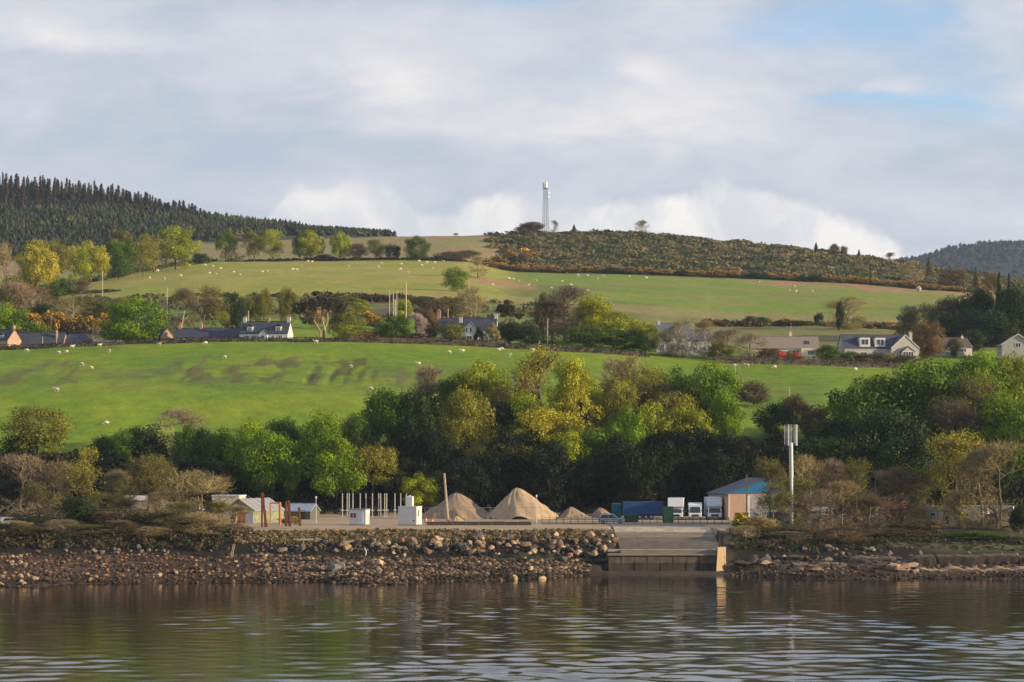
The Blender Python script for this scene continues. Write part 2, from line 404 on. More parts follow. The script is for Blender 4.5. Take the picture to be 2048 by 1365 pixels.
C = C*(1-f4[..., None])+tp*f4[..., None]
C = lerp(C, (.05, .052, .036), ss(YY, 1500, 1530))
def mat_ground(name, rough=.95, sc1=.25, sc2=1.3, amp=.38, bump=.5, dist=.25):
    m = bpy.data.materials.new(name); m.use_nodes = True; T = NT(m.node_tree)
    o = T.n('ShaderNodeOutputMaterial'); p = T.n('ShaderNodeBsdfPrincipled'); T.l(p.outputs[0], o.inputs[0])
    a = T.n('ShaderNodeAttribute'); a.attribute_name = 'Col'
    g = T.n('ShaderNodeNewGeometry').outputs['Position']
    k = T.m('ADD', T.m('MULTIPLY', T.noise(g, sc1, 5, .65), .55), T.m('MULTIPLY', T.noise(g, sc2, 3, .6), .45))
    hs = T.n('ShaderNodeHueSaturation'); T.l(a.outputs['Color'], hs.inputs['Color'])
    T.l(T.mapr(k, .3, .7, 1-amp, 1+amp), hs.inputs['Value']); T.l(T.mapr(T.noise(g, sc1*.3, 3), .3, .7, .486, .514), hs.inputs['Hue'])
    T.l(hs.outputs[0], p.inputs['Base Color']); p.inputs['Roughness'].default_value = rough; p.inputs['Specular IOR Level'].default_value = .15
    b = T.n('ShaderNodeBump'); b.inputs['Strength'].default_value = bump; b.inputs['Distance'].default_value = dist
    T.l(T.noise(g, sc2*.7, 4, .6), b.inputs['Height']); T.l(b.outputs[0], p.inputs['Normal'])
    return m
MG_grass = mat_ground('pasture_grass'); MG_shore = mat_ground('shore_stones', .9, .5, 4, .45, 1., .15)
MG_yard = mat_ground('yard_gravel', .95, .3, 2.5, .14, .4, .06)
nx, ny = XX.shape
vid = np.arange(nx*ny).reshape(nx, ny)
V = np.stack([XX, YY, ZZ], -1)
GROUND = {}
for name, a, b, m in [('beach', 250, 391, MG_shore), ('embankment', 391, 403.7, MG_shore), ('gravel_yard', 403.7, 505, MG_yard), ('wooded_slope', 505, 560, MG_grass), ('lower_pasture', 560, 690, MG_grass),
                      ('village_ground', 690, 950, MG_grass), ('upper_pasture', 950, 1300, MG_grass), ('hillside', 1300, 9000, MG_grass)]:
    j0 = int(np.argmin(abs(by-a))); j1 = int(np.argmin(abs(by-b)))
    sub = V[:, j0:j1+1].reshape(-1, 3); cc = C[:, j0:j1+1].reshape(-1, 3); cc = np.concatenate([cc, np.ones((len(cc), 1))], 1)
    n2_ = j1-j0+1; vi = np.arange(nx*n2_).reshape(nx, n2_)
    fc_ = np.stack([vi[:-1, :-1], vi[1:, :-1], vi[1:, 1:], vi[:-1, 1:]], -1).reshape(-1, 4)
    GROUND[name] = tag(link(name, npmesh(name, sub, fc_, m, [('Col', 'POINT', 'FLOAT_COLOR', cc)], True)), kind='structure')
# sea bed / land under everything to the sides and behind the camera
mb = MB(); mb.box(-6000, 6000, -3000, 9000, -12, -11)
tag(mb.build('sea_bed', mat('sea_bed', (.05, .045, .035))), kind='structure')

# ---------------------------------------------------------------- far hill
fb = np.arange(1660, 3300, 12.); fy = np.concatenate([np.arange(3000, 5200, 60.), [5600, 6500]])
crest = np.interp(fb, [1660,1790,1850,1900,1950,2048,2300,2700,3300], [568,536,526,511,503,498,484,476,505])
FX = (fb[:, None]-CX)/F*fy[None, :]; FY = np.broadcast_to(fy[None, :], FX.shape)
tt = np.clip((FY-3000)/2000, 0, 1.); tb = np.clip((FY-5000)/1500, 0, 1)
cz = zof(crest, 5000.)[:, None]
FZ = 40+(cz-40)*(np.sin(tt*math.pi/2)**1.1)*(1-tb*.8)+(fbm(FX/300, FY/300, 77, 3)-.5)*14
def far_z(px, Y):
    i = np.interp(px, fb, np.arange(len(fb))); j = np.interp(Y, fy, np.arange(len(fy)))
    return FZ[int(round(i)), int(round(j))]
n2_ = len(fy); vi = np.arange(FX.size).reshape(FX.shape)
fc_ = np.stack([vi[:-1, :-1], vi[1:, :-1], vi[1:, 1:], vi[:-1, 1:]], -1).reshape(-1, 4)
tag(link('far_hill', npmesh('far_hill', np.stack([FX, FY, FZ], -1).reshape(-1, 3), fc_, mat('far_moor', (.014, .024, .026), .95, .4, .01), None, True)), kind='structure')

# ---------------------------------------------------------------- water
rng = np.random.default_rng(5)
wx = np.concatenate([np.linspace(-2500, -110, 30), np.arange(-109, 109, .55), np.linspace(110, 2500, 30)])
wy = np.concatenate([np.linspace(-2500, 150, 20), np.arange(160, 190, 1.5), np.arange(190, 402, .5)])
WX, WY = np.meshgrid(wx, wy, indexing='ij')
H = np.zeros(WX.shape)
patch = .34+2.9*np.clip(fbm(WX/26, WY/30, 61, 3)-.32, 0, 1)
for i in range(60):
    lam = 2.0*(7.0/2.0)**rng.random(); th = math.pi/2+rng.normal(0, .75); kk = 2*math.pi/lam
    H += .0066/kk*np.sin(kk*(math.cos(th)*WX+math.sin(th)*WY)+rng.random()*6.28)
amp_w = patch*np.interp(WY, [0, 200, 235, 270, 330, 380], [1.7, 1.7, 1.3, .84, .42, .28])*(1+.32*np.tanh((WX-4)/14))
H *= amp_w
H[(np.abs(WX) > 108) | (WY < 165)] = 0
vi = np.arange(H.size).reshape(H.shape)
fc_ = np.stack([vi[:-1, :-1], vi[1:, :-1], vi[1:, 1:], vi[:-1, 1:]], -1).reshape(-1, 4)
m = bpy.data.materials.new('water'); m.use_nodes = True; T = NT(m.node_tree)
o = T.n('ShaderNodeOutputMaterial'); p = T.n('ShaderNodeBsdfPrincipled'); T.l(p.outputs[0], o.inputs[0])
p.inputs['Base Color'].default_value = (.012, .010, .007, 1); p.inputs['Roughness'].default_value = .04; p.inputs['IOR'].default_value = 1.333
g = T.n('ShaderNodeNewGeometry').outputs['Position']
mp = T.n('ShaderNodeMapping'); T.l(g, mp.inputs[0]); mp.inputs['Scale'].default_value = (1., 1.7, 1)
b = T.n('ShaderNodeBump'); b.inputs['Strength'].default_value = 1.; b.inputs['Distance'].default_value = .007
T.l(T.noise(mp.outputs[0], 2.2, 3, .55), b.inputs['Height']); T.l(b.outputs[0], p.inputs['Normal'])
tag(link('water', npmesh('water', np.stack([WX, WY, H], -1).reshape(-1, 3), fc_, m, None, True)), kind='structure')
# ---------------------------------------------------------------- plant meshes (unit size: width 1, height 1)
def rdir(rng, n):
    d = rng.normal(size=(n, 3)); return d/np.linalg.norm(d, axis=1, keepdims=True)
def quads(c, nrm, size, rng, aspect=.8):
    """small leaf-shaped quads at c facing nrm"""
    n = len(c); r = rdir(rng, n); a = np.cross(nrm, r); a /= np.linalg.norm(a, axis=1, keepdims=True)+1e-9
    b = np.cross(nrm, a); s = (size*rng.uniform(.6, 1.35, n))[:, None] if np.isscalar(size) else (size*rng.uniform(.6, 1.35, n))[:, None]
    a = a*s*.5; b = b*s*.5*aspect; bend = nrm*s*.18
    v = np.stack([c-a, c-b+bend, c+a, c+b+bend], 1).reshape(-1, 3)
    return v, np.arange(4*n).reshape(n, 4)
def crown_mesh(name, seed, nclump=34, per=150, lsize=.036, z0=.18, rc=(.09, .17), shape='round', mt=None, sq=1.):
    rng = np.random.default_rng(seed)
    cs, nr, ti = [], [], []
    k = 0
    while k < nclump:
        p = rng.uniform(-1, 1, 3); r = np.linalg.norm(p)
        if r > 1 or (r < .45 and rng.random() < .8): continue
        if p[2] < -.55 and rng.random() < .5: continue
        zz = (p[2]+1)/2
        if shape == 'cone': f = 1.1*(1-zz)**.75+.12
        elif shape == 'oval': f = 1.
        elif shape == 'tall': f = .9 if zz < .7 else .9-(zz-.7)
        else: f = 1.
        rad = rng.uniform(*rc); lim = .5-rad*.75; zl = (1-z0)/2-rad*.8
        c = np.array([p[0]*lim*f, p[1]*lim*f, z0+(1-z0)/2+p[2]*zl])
        nn = int(per*(rad/rc[1])**1.6)+12
        d = rdir(rng, nn); d[:, 2] = d[:, 2]*.85+.12
        q = c+d*(rad*rng.uniform(.45, 1.08, nn)**.8)[:, None]*np.array([1, 1, .85*sq])
        cs.append(q); n_ = d+rng.normal(size=(nn, 3))*.36; nr.append(n_/np.linalg.norm(n_, axis=1, keepdims=True))
        base = rng.uniform(.05, .9); ti.append(np.clip(base+rng.normal(0, .16, nn), 0, 1)); k += 1
    c = np.concatenate(cs); v, f = quads(c, np.concatenate(nr), lsize, rng)
    return npmesh(name, v, f, mt or M_LEAF, [('tint', 'FACE', 'FLOAT', np.concatenate(ti))])
def prisms(P0, P1, R0, R1):
    """three-sided tapering sticks"""
    d = P1-P0; d = d/(np.linalg.norm(d, axis=1, keepdims=True)+1e-9)
    r = np.where(np.abs(d[:, 2:3]) > .9, np.array([[1., 0, 0]]), np.array([[0, 0, 1.]]))
    a = np.cross(d, r); a /= np.linalg.norm(a, axis=1, keepdims=True); b = np.cross(d, a)
    vs = []
    for Pk, Rk in ((P0, R0), (P1, R1)):
        for t in (0, 2.094, 4.188): vs.append(Pk+(a*math.cos(t)+b*math.sin(t))*Rk[:, None])
    v = np.stack(vs, 1).reshape(-1, 3); o = (np.arange(len(P0))*6)[:, None]
    f = np.concatenate([o+np.array([[i, (i+1) % 3, (i+1) % 3+3, i+3]]) for i in range(3)])
    return v, f
def slivers(P0, P1, wd, rng):
    n = len(P0); d = P1-P0; r = rdir(rng, n); a = np.cross(d, r); a /= np.linalg.norm(a, axis=1, keepdims=True)+1e-9
    a = a*(wd/2)
    v = np.stack([P0-a, P0+a, P1+a*.4, P1-a*.4], 1).reshape(-1, 3)
    return v, np.arange(4*n).reshape(n, 4)
def skeleton(seed, z0=.12, nb=9, up=.5, lean=0., trunks=1, spread=.5):
    rng = np.random.default_rng(seed); P0, P1, R0, R1 = [], [], [], []
    for t in range(trunks):
        off = np.array([0, 0, 0.]) if trunks == 1 else np.array([rng.uniform(-.08, .08), rng.uniform(-.08, .08), 0])
        top = np.array([rng.uniform(-.08, .08)+lean+off[0]*3, rng.uniform(-.08, .08)+off[1]*3, .82]); p = off.copy(); segs = 5
        for i in range(segs):
            q = off*(1-(i+1)/segs)+top*((i+1)/segs)+rng.normal(0, .012, 3)*(i < segs-1); r = .024*(1-i/segs)+.004
            if trunks > 1: r *= .6
            P0.append(p); P1.append(q); R0.append(r); R1.append(.024*(1-(i+1)/segs)*(.6 if trunks > 1 else 1)+.003)
            p = q
    main = len(P0); ends = []
    for i in range(nb*trunks):
        k = rng.integers(0, main) ; t = rng.random(); s = P0[k]*(1-t)+P1[k]*t
        if s[2] < z0: s = s+np.array([0, 0, z0])
        az = i*2.4+rng.normal(0, .4); el = rng.uniform(-.05, .95)
        L = rng.uniform(.25, .5)*(1.05-s[2]*.6)
        d = np.array([math.cos(az)*math.cos(el), math.sin(az)*math.cos(el), math.sin(el)*up*1.4])
        m_ = s+d*L*.55; e_ = m_+(d+np.array([0, 0, .35]))*L*.45
        P0 += [s, m_]; P1 += [m_, e_]; R0 += [.010, .006]; R1 += [.006, .002]
        ends += [(s, m_), (m_, e_)]
    return rng, np.array(P0), np.array(P1), np.array(R0), np.array(R1), ends
def trunk_mesh(name, seed, mt=None, **kw):
    rng, P0, P1, R0, R1, ends = skeleton(seed, **kw)
    v, f = prisms(P0, P1, R0, R1); return npmesh(name, v, f, mt or M_BARK)
def twig_mesh(name, seed, n=3600, wd=.0042, L=(.05, .12), z0=.1, rmax=.5, upw=.45, **kw):
    """fine twigs growing off the limbs of the same skeleton, kept inside a rounded crown"""
    rng, P0, P1, R0, R1, ends = skeleton(seed, z0=z0, **kw)
    k = 90*6
    e = [ends[i] for i in rng.integers(0, len(ends), k)]
    s = np.array([a+(b-a)*rng.random() for a, b in e])
    cen = np.array([0, 0, z0+(1-z0)*.45]); rad = np.array([rmax, rmax, (1-z0)*.53])
    out_ = (s-cen)/rad; out_ = out_/(np.linalg.norm(out_, axis=1, keepdims=True)+1e-6)
    d = out_*.7+rdir(rng, k)*.75+np.array([0, 0, upw]); d /= np.linalg.norm(d, axis=1, keepdims=True)
    Ls = rng.uniform(.12, .3, k)[:, None]
    t = s+d*Ls
    q = (t-cen)/rad; rr_ = np.linalg.norm(q, axis=1, keepdims=True); t = np.where(rr_ > 1, cen+q/rr_*rad*rng.uniform(.88, 1.03, (k, 1)), t)
    v1, f1 = slivers(s, t, wd*1.5, rng)
    j = rng.integers(0, k, n); tt_ = rng.uniform(.25, 1, (n, 1)); a = s[j]*(1-tt_)+t[j]*tt_
    dd = d[j]*.55+rdir(rng, n)*.8+np.array([0, 0, upw*.6]); dd /= np.linalg.norm(dd, axis=1, keepdims=True)
    v2, f2 = slivers(a, a+dd*rng.uniform(L[0], L[1], (n, 1)), wd, rng)
    tint = np.concatenate([rng.uniform(.1, .5, k), rng.uniform(.2, .9, n)])
    return np.concatenate([v1, v2]), np.concatenate([f1, f2+len(v1)]), tint, a+dd*rng.uniform(L[0], L[1], (n, 1))
LIB = {}
def lib(kind, cnt, fn): LIB[kind] = [fn(i) for i in range(cnt)]
def k_leafy(i):
    return (crown_mesh('broadleaf_crown', 100+i, 54, 330, .0265, -.06, (.10, .19)), trunk_mesh('trunk_limbs', 100+i, nb=8))
def k_dense(i):
    return (crown_mesh('dense_crown', 150+i, 70, 280, .0265, -.12, (.10, .18), 'round'), trunk_mesh('trunk_limbs', 150+i, nb=6))
def k_open(i):
    return (crown_mesh('open_crown', 200+i, 54, 230, .023, .0, (.09, .17), 'oval'), trunk_mesh('trunk_limbs', 200+i, nb=11))
def k_bud(i):
    v, f, t, ends = twig_mesh('x', 300+i, 1500, .004, z0=.04, upw=.15)
    rng = np.random.default_rng(900+i); c = ends[rng.integers(0, len(ends), 6500)]+rng.normal(0, .02, (6500, 3))
    c = c[c[:, 2] > .04]
    v2, f2 = quads(c, rdir(rng, len(c)), .0165, rng); cl = vnoise(c[:, 0]*9, c[:, 2]*9+c[:, 1]*7, i)
    crown = npmesh('budding_crown', v2, f2, M_LEAF, [('tint', 'FACE', 'FLOAT', np.clip(cl*.8+rng.normal(.1, .15, len(c)), 0, 1))])
    rg, P0, P1, R0, R1, e_ = skeleton(300+i, z0=.04); v3, f3 = prisms(P0, P1, R0, R1)
    return (crown, npmesh('trunk_twigs', np.concatenate([v, v3]), np.concatenate([f, f3+len(v)]), M_BARK))
def k_bare(i):
    kw = dict(trunks=(2, 3, 1, 3, 2, 1)[i], nb=14)
    v, f, t, e = twig_mesh('x', 400+i, 4800, .0036, (.04, .1), z0=.02, upw=.12, **kw)
    return (npmesh('bare_crown', v, f, M_TWIG, [('tint', 'FACE', 'FLOAT', t)]), trunk_mesh('trunk_limbs', 400+i, M_PALEBARK if i % 2 else M_BARK, z0=.03, **kw))
def k_bush(i):
    return (crown_mesh('bush_crown', 500+i, 30, 260, .034, -.12, (.14, .24)), trunk_mesh('stems', 500+i, nb=6, trunks=3))
def k_spruce(i):
    rng = np.random.default_rng(600+i); P0, P1 = [], []; W = []
    for k in range(26):
        z = .06+.92*k/26; r = .5*(1-z)**.85+.015
        for j in range(11):
            a = rng.random()*6.28; rr_ = r*rng.uniform(.7, 1.12)
            P0.append([0, 0, z+.025]); P1.append([math.cos(a)*rr_, math.sin(a)*rr_, z-.06*rng.uniform(.3, 1.2)]); W.append(.05+.08*(1-z))
    P0, P1, W = map(np.array, (P0, P1, W)); d = P1-P0; a = np.cross(d, [0, 0, 1.]); a /= np.linalg.norm(a, axis=1, keepdims=True); a = a*W[:, None]
    mid = (P0+P1)/2
    v = np.stack([P0, mid-a+np.array([0, 0, -.015]), P1, mid+a+np.array([0, 0, -.015])], 1).reshape(-1, 3)
    f = np.arange(len(v)).reshape(-1, 4)
    tr = MB().tube((0, 0, 0), (0, 0, .95), .02, .004, 5); tm = bpy.data.meshes.new('conifer_trunk'); tm.from_pydata(tr.v, [], tr.f); tm.materials.append(M_BARK)
    return (npmesh('conifer_crown', v, f, M_LEAF, [('tint', 'FACE', 'FLOAT', rng.random(len(f)))]), tm)
def k_oldspruce(i):
    rng = np.random.default_rng(650+i); P0, P1 = [], []; W = []
    for k in range(34):
        z = .30+.68*k/34 if k > 5 else rng.uniform(.05, .45); r = (.5*(1-z)**.55+.06)*(1 if z > .45 else .8)*rng.uniform(.6, 1.1)
        for j in range(8 if z > .45 else 4):
            a = rng.random()*6.28; rr_ = r*rng.uniform(.6, 1.15)
            P0.append([0, 0, z+.02]); P1.append([math.cos(a)*rr_, math.sin(a)*rr_, z-.04*rng.uniform(0, 1.2)]); W.append(.05+.05*(1-z))
    P0, P1, W = map(np.array, (P0, P1, W)); d = P1-P0; a = np.cross(d, [0, 0, 1.]); a /= np.linalg.norm(a, axis=1, keepdims=True); a = a*W[:, None]*.9
    mid = (P0+P1)/2
    v = np.stack([P0, mid-a+np.array([0, 0, -.012]), P1, mid+a+np.array([0, 0, -.012])], 1).reshape(-1, 3)
    f = np.arange(len(v)).reshape(-1, 4)
    tr = MB().tube((0, 0, -.03), (0, 0, .95), .034, .006, 5); tm = bpy.data.meshes.new('old_conifer_trunk'); tm.from_pydata(tr.v, [], tr.f)
    tm.materials.append(mat('dead_wood', (.20, .155, .13), .95, .3, .5))
    return (npmesh('old_conifer_crown', v, f, M_LEAF, [('tint', 'FACE', 'FLOAT', rng.random(len(f)))]), tm)
def k_pine(i):
    rng = np.random.default_rng(700+i); cs, nr, ti = [], [], []
    for k in range(26):
        a = rng.random()*6.28; r = .38*math.sqrt(rng.random()); z = .45+.5*(1-(r/.45)**2)*rng.uniform(.5, 1)
        c = np.array([math.cos(a)*r, math.sin(a)*r, z]); nn = 130; d = rdir(rng, nn); d[:, 2] *= .45
        cs.append(c+d*rng.uniform(.09, .14)*rng.uniform(.5, 1, nn)[:, None]); nr.append(rdir(rng, nn)); ti.append(np.full(nn, rng.random())*.6+rng.random(nn)*.4)
    v, f = quads(np.concatenate(cs), np.concatenate(nr), .036, rng)
    P0 = []; P1 = []; R0 = []; R1 = []
    for bx_, tx in ((-.03, -.12), (.05, .16), (.10, .02)):
        p = np.array([bx_, 0, -.03]); 
        for j in range(4):
            q = np.array([bx_+(tx-bx_)*((j+1)/4)+rng.normal(0, .025), rng.normal(0, .02), (j+1)*.19]); P0.append(p); P1.append(q); R0.append(.020-.003*j); R1.append(.017-.003*j); p = q
        for j in range(7):
            a = rng.random()*6.28; q = p+np.array([math.cos(a)*.25, math.sin(a)*.25, rng.uniform(-.2, .12)]); P0.append(p+np.array([0, 0, -rng.random()*.25])); P1.append(q); R0.append(.010); R1.append(.003)
    v2, f2 = prisms(*map(np.array, (P0, P1, R0, R1)))
    return (npmesh('pine_crown', v, f, M_LEAF, [('tint', 'FACE', 'FLOAT', np.concatenate(ti))]), npmesh('pine_trunk', v2, f2, M_PINEBARK))
def k_cypress(i): return (crown_mesh('cypress_crown', 750+i, 40, 150, .035, 0, (.09, .15), 'cone'), trunk_mesh('trunk_limbs', 750+i, nb=3))
def k_gorse(i):
    c = crown_mesh('gorse_crown', 800+i, 18, 110, .06, -.15, (.16, .26), sq=.8)
    rng = np.random.default_rng(820+i); co = np.empty(len(c.vertices)*3, np.float32); c.vertices.foreach_get('co', co); co = co.reshape(-1, 4, 3).mean(1)
    keep = (co[:, 2]+co[:, 0]*.35+rng.normal(0, .12, len(co)) > .48) & (vnoise(co[:, 0]*7, co[:, 1]*5+co[:, 2]*4, i) > .38)
    q = co[keep]; q = q+(q-np.array([0, 0, .35]))*.07; v, f = quads(q, rdir(rng, len(q)), .062, rng)
    fl = npmesh('gorse_flowers', v, f, M_FLOWER, [('tint', 'FACE', 'FLOAT', rng.random(len(f)))])
    return (c, fl)
M_FLOWER = mat_leaf('gorse_flower', trans=.15, spread=.3)
for kd, n_, fn in (('leafy', 6, k_leafy), ('dense', 5, k_dense), ('open', 5, k_open), ('bud', 6, k_bud), ('bare', 6, k_bare), ('bush', 5, k_bush), ('spruce', 4, k_spruce),
                   ('oldspruce', 5, k_oldspruce), ('pine', 2, k_pine), ('cypress', 2, k_cypress), ('gorse', 5, k_gorse)): lib(kd, n_, fn)
KN = {'leafy': 'broadleaf_tree', 'dense': 'broadleaf_tree', 'open': 'broadleaf_tree', 'bud': 'budding_tree', 'bare': 'bare_tree', 'bush': 'bush', 'spruce': 'conifer_tree', 'oldspruce': 'conifer_tree',
      'pine': 'pine_tree', 'cypress': 'cypress_tree', 'gorse': 'gorse_bush'}
KC = {'bush': 'bush', 'gorse': 'bush'}
TINT = {  # leaf colours; black has the shade at the wood foot put into it
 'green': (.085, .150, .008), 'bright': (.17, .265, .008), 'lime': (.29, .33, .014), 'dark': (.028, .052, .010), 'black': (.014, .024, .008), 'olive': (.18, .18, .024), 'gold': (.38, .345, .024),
 'orange': (.245, .235, .03), 'tan': (.34, .26, .12), 'pink': (.29, .215, .13), 'grey': (.23, .19, .115), 'brown': (.14, .105, .055), 'rust': (.19, .125, .055),
 'pine': (.055, .050, .030), 'spruce': (.022, .038, .026), 'deadspruce': (.085, .062, .055), 'yellow': (.36, .365, .016), 'blossom': (.5, .36, .34), 'sage': (.13, .14, .07)}
WK = {'leafy': 1.28, 'dense': 1.35, 'open': 1.3, 'bud': 1.4, 'bare': 1.42, 'bush': 1.3, 'gorse': 1.25, 'cypress': 1.2, 'pine': 1.15}
_cnt = {}
prng = random.Random(77)
def plant(kind, px, Y, top, wd, tint, label, group=None, name=None, dy=1., base=None, flowers=(.66, .36, .015)):
    X, Y, z = at(px, Y); h = CAMZ+(HY-top)*Y/F-z; wd_m = wd*Y/F*WK.get(kind, 1.)
    h = max(h, .8)
    i = _cnt.get(kind, 0); _cnt[kind] = i+1
    cm, tm = LIB[kind][i % len(LIB[kind])]
    nm = name or KN[kind]
    e = empty(nm, (X, Y, z-.05), prng.random()*6.28 if kind != 'pine' else .3, label, KC.get(kind, 'tree'), group)
    e.scale = (wd_m, wd_m*dy, h)
    if kind not in ('pine',) and abs(dy-1) > .01: e.rotation_euler[2] = 0
    c = link('crown' if kind != 'gorse' else 'foliage', cm, e); t = link({'bush': 'stems', 'gorse': 'flowers'}.get(kind, 'trunk'), tm, e)
    k = TINT[tint] if isinstance(tint, str) else tint; j = 1+prng.uniform(-.1, .1)
    c.color = (k[0]*j*prng.uniform(.94, 1.06), k[1]*j, k[2]*j, 1)
    if kind == 'gorse': t.color = (*flowers, 1); t['kind'] = 'stuff'
    return e
# ---------------------------------------------------------------- trees, one line each: kind, photo column, distance, photo row of the top, width, tint, label
G1 = 'shore trees in front of the left sheds'
TREES_A = [
 ('bare',40,425,903,118,'pink','wide bare pinkish tree at the left edge behind the shingle'),
 ('bare',118,432,922,92,'tan','bare sandy brown tree between the left edge tree and the yellow budding one'),
 ('bud',182,428,900,90,'gold','yellow budding tree above the left shingle, tallest of the shore trees there'),
 ('bud',78,416,968,90,'olive','low olive tree in front of the bare pinkish tree at the left edge'),
 ('bare',238,438,938,76,'grey','slim grey bare tree right of the yellow budding shore tree'),
 ('bud',292,432,912,112,'olive','broad olive yellow budding tree above the light shed roof line'),
 ('bare',345,441,930,62,'rust','reddish brown bare tree left of the big rounded tan bush'),
 ('bare',408,420,938,150,'tan','big rounded bare tan tree in front of the white flat topped shed'),
 ('bare',468,411,1010,74,'tan','low bare tan bush at the right foot of the big rounded bare tree'),
 ('bare',15,402,1040,80,'tan','low tan bare bush spilling over the bank at the left edge'),
 ('bud',70,400,1052,80,'olive','low olive bush spilling over the bank left of the yellow budding tree'),
 ('bare',125,401,1038,84,'grey','low grey bare bush on the bank below the blue car'),
 ('bud',185,400,1048,90,'olive','low olive bush on the bank below the yellow budding tree'),
 ('bare',240,401,1040,80,'rust','low reddish bare bush on the bank left of the dark bramble bush'),
 ('bare',300,400,1052,86,'tan','low tan bare bush on the bank below the dark bramble bush'),
 ('bud',355,402,1030,90,'olive','olive bush on the bank left of the foot of the big rounded bare tree'),
 ('bare',415,401,1022,100,'tan','tan bare bush spilling down the bank below the big rounded bare tree'),
 ('bare',462,401,1046,70,'pink','pinkish bare bush at the right end of the bushy bank'),
 ('bush',150,412,985,84,'dark','dark low bush under the yellow budding shore tree'),
 ('bush',20,411,1046,80,'brown','dark brown low bush at the left edge above the beach'),
 ('bush',240,410,1010,110,'brown','broad brown bramble bush above the left beach'),
 ('bush',330,410,1022,100,'dark','dark bramble bush below the pink and white shed'),
 ('bush',80,409,1030,90,'dark','dark bush on the bank below the parked white vans'),
 ('bud',262,424,975,80,'olive','low olive tree hiding the long shed'),
 ('bare',322,422,980,74,'tan','low bare tan bush before the pink and white shed'),
 ('bud',200,420,985,80,'olive','low olive tree at the foot of the yellow budding shore tree'),
 ('bud',440,417,1002,60,'olive','olive bush hiding the left corner of the white flat topped shed'),
 ('bud',370,414,1000,70,'olive','small olive bush at the left foot of the big rounded bare tree'),
]
G2 = 'shore trees on the right'
TREES_B = [
 ('bud',1540,440,912,66,'olive','olive budding tree touching the left side of the silver phone mast'),
 ('bare',1612,432,908,84,'tan','bare tan tree just right of the silver phone mast'),
 ('bare',1662,434,916,78,'pink','bare pinkish tree between the tan tree and the round olive one right of the mast'),
 ('bud',1712,431,912,66,'olive','round olive crowned tree on a leaning trunk right of the phone mast'),
 ('bud',1545,422,968,92,'olive','low olive tree in front of the blue roofed shed'),
 ('bare',1762,441,938,90,'grey','dim grey bare tree right of the round olive shore tree'),
 ('bare',1806,434,930,92,'brown','dark brown bare tree above the red roofed hut'),
 ('bud',1846,446,938,80,'olive','dull olive tree above the grey caravan'),
 ('bud',1912,441,868,132,'gold','tall tan and gold budding tree, highest of the right shore trees'),
 ('bare',1965,431,898,94,'grey','bare grey tree with pale trunk near the right edge'),
 ('bare',2012,428,876,118,'tan','tall bare tan tree with pale trunk at the right edge'),
 ('dense',2042,421,1000,44,'dark','dark evergreen bush at the far right edge above the grass'),
 ('bare',1490,402,1050,60,'tan','low tan bare bush at the right top corner of the slipway'),
 ('bare',1575,401,1062,80,'grey','low grey bare bush over the rocks by the mast foot'),
 ('bare',1680,402,1060,84,'rust','low reddish bare bush over the rocks below the round olive tree'),
 ('bud',1590,427,950,80,'olive','low olive tree right in front of the phone mast foot'),
 ('bare',1635,424,975,84,'grey','low grey bare tree right of the phone mast foot'),
 ('bare',1685,428,960,80,'tan','low tan bare tree under the round olive shore tree'),
 ('bud',1735,426,985,80,'brown','low brown tree left of the red roofed hut'),
 ('bare',1925,430,975,60,'tan','small tan bare tree right of the small bright hut'),
 ('bush',1850,414,1035,90,'brown','brown bush below the grey caravan'),
 ('bush',1522,414,1028,64,'tan','tan bush beside the orange gorse at the top of the slipway'),
 ('bush',1590,412,1048,110,'brown','low brown bush at the foot of the silver phone mast'),
 ('bush',1690,412,1052,120,'brown','low brown scrub below the round olive shore tree'),
 ('bush',1800,413,1056,110,'rust','low reddish scrub below the dark brown bare tree'),
 ('bush',1950,412,1062,140,'green','low green bramble under the pale trunks at the right edge'),
 ('bush',1530,407,1072,80,'dark','dark bush overhanging the rocks right of the slipway'),
 ('bush',1640,407,1078,90,'dark','dark bush over the rocks below the phone mast'),
]
G3 = 'trees of the wood behind the yard'
